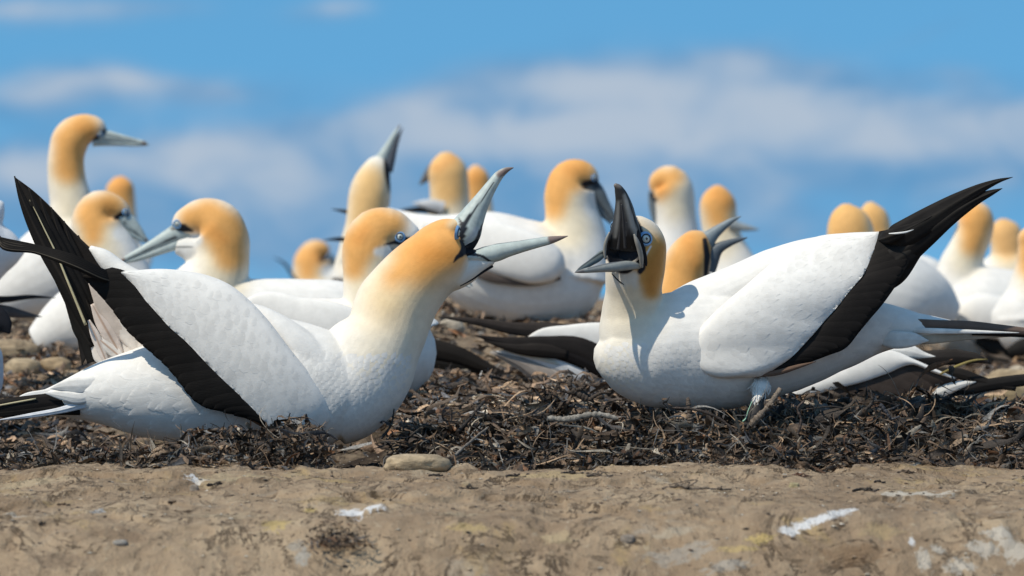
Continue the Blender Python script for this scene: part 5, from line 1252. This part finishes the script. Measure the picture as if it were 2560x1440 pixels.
# ------------------------------------------------------------------ single stones, twigs and weed pieces
m, T, b = new_mat('loose_stone'); M_stone = m
oc = T.n('ShaderNodeTexCoord').outputs['Object']; at = T.n('ShaderNodeAttribute', attribute_name='Col')
n2 = T.noise(T.vmul(oc, (1, 1, 2)), 45, 6, .65, .4)
vm = T.n('ShaderNodeVectorMath', operation='SCALE'); T.link(at.outputs['Color'], vm.inputs[0]); T.link(T.step(n2, .25, .8, .55, 1.35), vm.inputs['Scale'])
T.link(vm.outputs[0], b.inputs['Base Color']); b.inputs['Roughness'].default_value = .95
bp = T.n('ShaderNodeBump'); bp.inputs['Strength'].default_value = .8; bp.inputs['Distance'].default_value = .006
T.link(n2, bp.inputs['Height']); T.link(bp.outputs[0], b.inputs['Normal'])

def stone(px, py, rx, ry, rz, label, col, seed, grp='loose stones on the rock shelf', y=None, name='stone', sink=.35):
    x, yy, z = g_of(px, py)
    n = 22; V = []; F = []
    for i in range(n+1):
        th = math.pi*i/n
        for j in range(2*n):
            ph = math.pi*j/n; V.append((math.sin(th)*math.cos(ph), math.sin(th)*math.sin(ph), math.cos(th)))
    V = np.array(V); d = 1 + .16*vnoise(V, 2.2, seed) + .07*vnoise(V, 5, seed+1) + .03*vnoise(V, 13, seed+2)
    V = np.sign(V)*np.abs(V)**.8*d[:, None]*np.array([rx, ry, rz])
    for i in range(n):
        for j in range(2*n): F.append((i*2*n+j, (i+1)*2*n+j, (i+1)*2*n+(j+1) % (2*n), i*2*n+(j+1) % (2*n)))
    V = V + np.array([0, 0, rz*(1-sink*2)])
    o = mesh_obj(name, V, F, M_stone, None, None, np.tile(np.array(col), (len(V), 1)), world_space=True)
    o.location = (x, yy, z); o['label'] = label; o['category'] = 'stone'; o['group'] = grp
TAN = (.33, .255, .165)
stone(1045, 1170, .048, .035, .016, 'pale tan rock hump on the shelf right of the left bird breast', (.40, .31, .20), 3)
stone(1200, 1152, .012, .01, .006, 'small round pale pebble near the two birds gap', (.40, .33, .24), 17)
stone(1165, 1215, .007, .006, .0045, 'tiny tan pebble beside a brown crumb on the shelf', (.36, .28, .18), 19)
stone(485, 1226, .007, .006, .006, 'small grey pebble on the shelf under the left bird', (.26, .22, .18), 21)
stone(300, 1362, .010, .008, .0045, 'small grey flat stone on the lower left rock face', (.30, .28, .25), 23)
stone(1570, 1352, .010, .008, .006, 'grey brown pebble with dark side, lower middle right', (.26, .22, .18), 25)
stone(1985, 1218, .008, .007, .005, 'pale yellow mossy crumb on the right shelf', (.38, .32, .18), 27)
stone(60, 930, .035, .03, .02, 'blurred tan rock behind the left tail', (.40, .31, .20), 31)
stone(25, 890, .05, .04, .025, 'blurred brown rock behind the left tail at the edge', (.33, .25, .16), 33)
stone(140, 925, .03, .03, .018, 'blurred ochre rock under the raised black wing', (.38, .28, .17), 35)
stone(1130, 825, .025, .02, .016, 'blurred pale stone beyond the left bird, by the black wing tip', (.42, .36, .28), 37)
stone(2480, 1010, .08, .06, .04, 'blurred ochre boulder behind the weed at the far right', (.40, .30, .17), 39)
stone(2540, 1000, .07, .05, .045, 'blurred tan boulder cut by the right edge', (.38, .29, .18), 41)
stone(2390, 1030, .05, .05, .02, 'blurred brown rock beside the ochre boulder', (.34, .24, .14), 43)

def twig(name, label, pts, r0, r1, col, cat='twig', branches=(), grp='loose twigs and weed stems', lift=None):
    """pts in photo pixels with a height above the ground (m) measured at the first point's depth"""
    x0, y0, z0 = g_of(*pts[0][:2]) if lift is None else (0, lift, 0)
    def w(px, py, dy=0): Y = y0 + dy; return ((px-1280)*Y/K, Y, CAMZ - (py-720)*Y/K)
    P = np.array([w(*p) for p in pts]); base = P[0].copy()
    def tb(P, ra, rb, seed=0):
        m_ = 40; R = ctrl(np.hstack([P, np.linspace(ra, rb, len(P))[:, None]]), m_)
        r = np.random.default_rng(seed+len(P)); C = R[:, :3] + np.cumsum(r.normal(0, ra*.10, (m_, 3)), 0)*.6
        rad = R[:, 3]*(1 + .25*r.normal(0, 1, m_).clip(-1, 1)); rad[-1] *= .3; rad[0] *= .6
        t = np.gradient(C, axis=0); t /= np.linalg.norm(t, axis=1)[:, None] + 1e-9
        n1 = np.cross(t, [0.1, 1, .1]); n1 /= np.linalg.norm(n1, axis=1)[:, None] + 1e-9; n2 = np.cross(t, n1)
        a = np.linspace(0, 2*np.pi, 7, endpoint=False)
        V = (C[:, None] + rad[:, None, None]*(np.cos(a)[None, :, None]*n1[:, None] + .7*np.sin(a)[None, :, None]*n2[:, None])).reshape(-1, 3)
        F = [(i*7+j, i*7+(j+1) % 7, (i+1)*7+(j+1) % 7, (i+1)*7+j) for i in range(m_-1) for j in range(7)]
        F += [tuple(range(7)), tuple((m_-1)*7+j for j in range(7))[::-1]]
        return V, F
    parts = [tb(P, r0, r1)]
    for k, bpts in enumerate(branches): parts.append(tb(np.array([w(*p) for p in bpts]), r1*1.2, r1*.5, k+1))
    V, F = join(parts)
    o = mesh_obj(name, V - base, F, M_weed, None, None, np.tile(np.array(col), (len(V), 1)), world_space=True)
    o.location = tuple(base); o['label'] = label; o['category'] = cat; o['group'] = grp
GREY = (.16, .125, .095); DK = (.035, .028, .024); LG = (.22, .20, .17)
twig('twig', 'grey brown stick leaning against the foot of the right calling bird', [(1878, 1064, 0), (1905, 1030, -.01), (1930, 1000, -.01), (1952, 968, 0)], .0052, .0040, GREY, branches=[[(1915, 1018, -.01), (1935, 1010, -.02)]], lift=8.79)
twig('twig', 'long thin grey twig rising from the rock into the gap between the birds', [(1040, 1195, 0), (1090, 1172, .02), (1130, 1145, .05), (1170, 1110, .08), (1225, 1062, .12)], .0030, .0018, (.12, .105, .09), branches=[[(1130, 1145, .05), (1105, 1168, .04), (1060, 1178, .02)]], lift=8.62)
twig('seaweed_strand', 'pale flattened weed stem lying across the front of the right heap', [(1368, 1046, 0), (1420, 1046, 0), (1470, 1036, 0), (1510, 1032, 0), (1550, 1040, 0)], .0050, .0040, LG, 'seaweed', lift=8.72)
twig('seaweed_strand', 'black weed stem slanting up from the dark hollow right of the left breast', [(1140, 1085, 0), (1170, 1050, .02), (1190, 1025, .03), (1212, 1000, .05)], .0028, .0022, DK, 'seaweed', lift=8.85)
twig('seaweed_strand', 'curved dark stem against the left bird breast', [(950, 1100, 0), (972, 1070, .01), (982, 1045, .01), (985, 1020, .01)], .0022, .0012, DK, 'seaweed', lift=8.86)
twig('seaweed_clump', 'brown knobbly weed clump sticking up left of the right bird breast', [(1470, 1000, 0), (1445, 985, 0), (1425, 968, 0), (1428, 940, 0)], .0050, .0028, (.07, .05, .036), 'seaweed', branches=[[(1445, 985, 0), (1400, 970, 0), (1390, 950, 0)], [(1440, 975, 0), (1462, 965, 0), (1463, 950, 0)], [(1470, 1000, 0), (1500, 985, 0), (1530, 980, 0)]], lift=8.86)
twig('seaweed_clump', 'dark horn shaped weed frond standing up right of the bird leg', [(2140, 1045, 0), (2165, 1020, 0), (2180, 1000, 0), (2176, 972, 0)], .0048, .0014, DK, 'seaweed', branches=[[(2175, 1005, 0), (2200, 1002, 0), (2240, 1012, 0)], [(2150, 1035, 0), (2090, 1018, 0), (2040, 1020, 0), (2000, 1026, 0)]], lift=8.84)
twig('seaweed_clump', 'curled weed scrap beside the white tail feathers at the right', [(2200, 1010, 0), (2215, 1030, 0), (2225, 1045, 0), (2250, 1040, 0)], .0030, .0015, (.04, .04, .045), 'seaweed', lift=8.80)
twig('seaweed_strand', 'upright bent brown stem in the right weed heap', [(1995, 1085, 0), (2002, 1050, 0), (1994, 1020, 0), (2012, 1000, 0)], .0022, .0016, (.07, .05, .04), 'seaweed', lift=8.74)
twig('seaweed_strand', 'short brown stem poking up at the middle of the right bird belly', [(1728, 1060, 0), (1722, 1030, 0), (1720, 1000, 0), (1718, 992, 0)], .0045, .0030, (.12, .09, .068), 'seaweed', lift=8.74)
twig('seaweed_strand', 'long dark curved root running under the right bird belly', [(1680, 1020, 0), (1730, 1022, 0), (1790, 1040, 0), (1850, 1090, 0), (1870, 1120, 0)], .0022, .0018, (.05, .036, .028), 'seaweed', lift=8.72)
twig('seaweed_strand', 'arched brown weed loop in front of the left bird flank', [(505, 1105, 0), (520, 1085, 0), (540, 1073, 0), (560, 1080, 0), (562, 1102, 0)], .0032, .0022, (.10, .072, .052), 'seaweed', lift=8.70)
twig('seaweed_strand', 'pale curled scrap at the right end of the left weed heap', [(800, 1125, 0), (822, 1128, 0), (835, 1120, 0), (836, 1108, 0)], .0018, .0010, (.3, .27, .24), 'seaweed', lift=8.68)
twig('seaweed_clump', 'curly brown weed frond against the left bird breast', [(700, 1130, 0), (722, 1100, 0), (730, 1080, 0), (745, 1082, 0)], .0040, .0018, (.09, .065, .045), 'seaweed', branches=[[(722, 1100, 0), (750, 1110, 0), (775, 1090, 0)], [(745, 1120, 0), (790, 1110, 0), (806, 1082, 0), (790, 1078, 0)], [(760, 1125, 0), (800, 1100, 0), (812, 1090, 0)]], lift=8.69)
twig('seaweed_strand', 'thick brown weed strap lying on the left heap', [(440, 1160, 0), (475, 1140, 0), (510, 1128, 0), (560, 1120, 0)], .0060, .0040, (.085, .058, .042), 'seaweed', lift=8.64)
twig('seaweed_strand', 'thin black curved stem round the stone at the far left', [(12, 1192, 0), (22, 1168, 0), (50, 1152, 0), (85, 1150, 0)], .0014, .0010, DK, 'seaweed', lift=8.58)
twig('seaweed_clump', 'dark seaweed scrap lying on the shelf at the far right', [(2400, 1163, 0), (2440, 1175, 0), (2490, 1186, 0), (2545, 1184, 0)], .0040, .0042, (.05, .045, .04), 'seaweed', branches=[[(2400, 1163, 0), (2360, 1165, 0), (2328, 1188, 0)]], lift=8.60)
for (px, py, w, lab, c) in [(1715, 1222, 60, 'thin brown twig lying on the shelf below the right weed heap', GREY), (1800, 1225, 30, 'short brown twig end beside the thin shelf twig', GREY),
        (2200, 1205, 14, 'tiny black curled weed scrap on the right shelf', DK), (1170, 1222, 26, 'small brown weed scrap by the tiny tan pebble', DK), (545, 1213, 28, 'small dark weed crumb below the left heap', DK),
        (2165, 1228, 34, 'dark wispy weed scrap beside a white streak on the shelf', DK), (2265, 1182, 22, 'brown weed crumb near the right margin', (.10, .07, .05)), (1290, 1192, 26, 'wispy weed scrap on the ochre rock, middle', DK),
        (1500, 1190, 34, 'grey sliver of weed on the ochre rock, middle', GREY), (160, 1262, 16, 'brown round crumb on the left shelf', (.12, .085, .06)), (440, 1256, 20, 'flat brown crumb on the shelf, left of centre', (.12, .085, .06)),
        (100, 1310, 14, 'dark twig crumb on the left rock face', DK), (1090, 1190, 18, 'wiry dark tuft on the shelf near the pale rock hump', DK), (1430, 1186, 30, 'crooked dark weed scrap below the right heap', DK), (2000, 1190, 22, 'reddish splinter on the right shelf', (.14, .07, .045))]:
    x, y, z = g_of(px, py); r = random.Random(px)
    h = w*.35
    pts = [(px - w, py, 0), (px - w*.4, py - r.uniform(0, h*.5), .01), (px + w*.3, py + r.uniform(-h*.3, h*.1), .0), (px + w, py - r.uniform(0, h*.6), .005)]
    br = [[(px, py-2, 0), (px + r.uniform(-w, w)*.5, py - r.uniform(.3, 1.0)*h, 0), (px + r.uniform(-w, w)*.8, py - r.uniform(.1, .8)*h, 0)] for _ in range(3)]
    twig('seaweed_scrap', lab, pts, .0020, .0012, c, 'seaweed', branches=br, grp='weed scraps on the bare shelf', lift=y-.004)
# tuft of dry weed on the face of the shelf
x, y, z = g_of(840, 1365)
def tuft_pos(n, r): return np.stack([x + r.normal(0, .022, n), y + r.normal(0, .03, n), z + np.abs(r.normal(.004, .008, n))], 1)
tv = []; to = 0
V, F, k = ribbons(260, tuft_pos, expo(.012, .008, .045), wid(.0004, .0015), 2.4, 0, 91, segs=6, up=.6)
o = fast_mesh('weed_tuft', V - np.array([x, y, z]), F, M_weed, cols(260, k, 92)); o.location = (x, y, z)
o['label'] = 'dry brown weed tuft caught on the rock face below the left bird'; o['category'] = 'weed tuft'
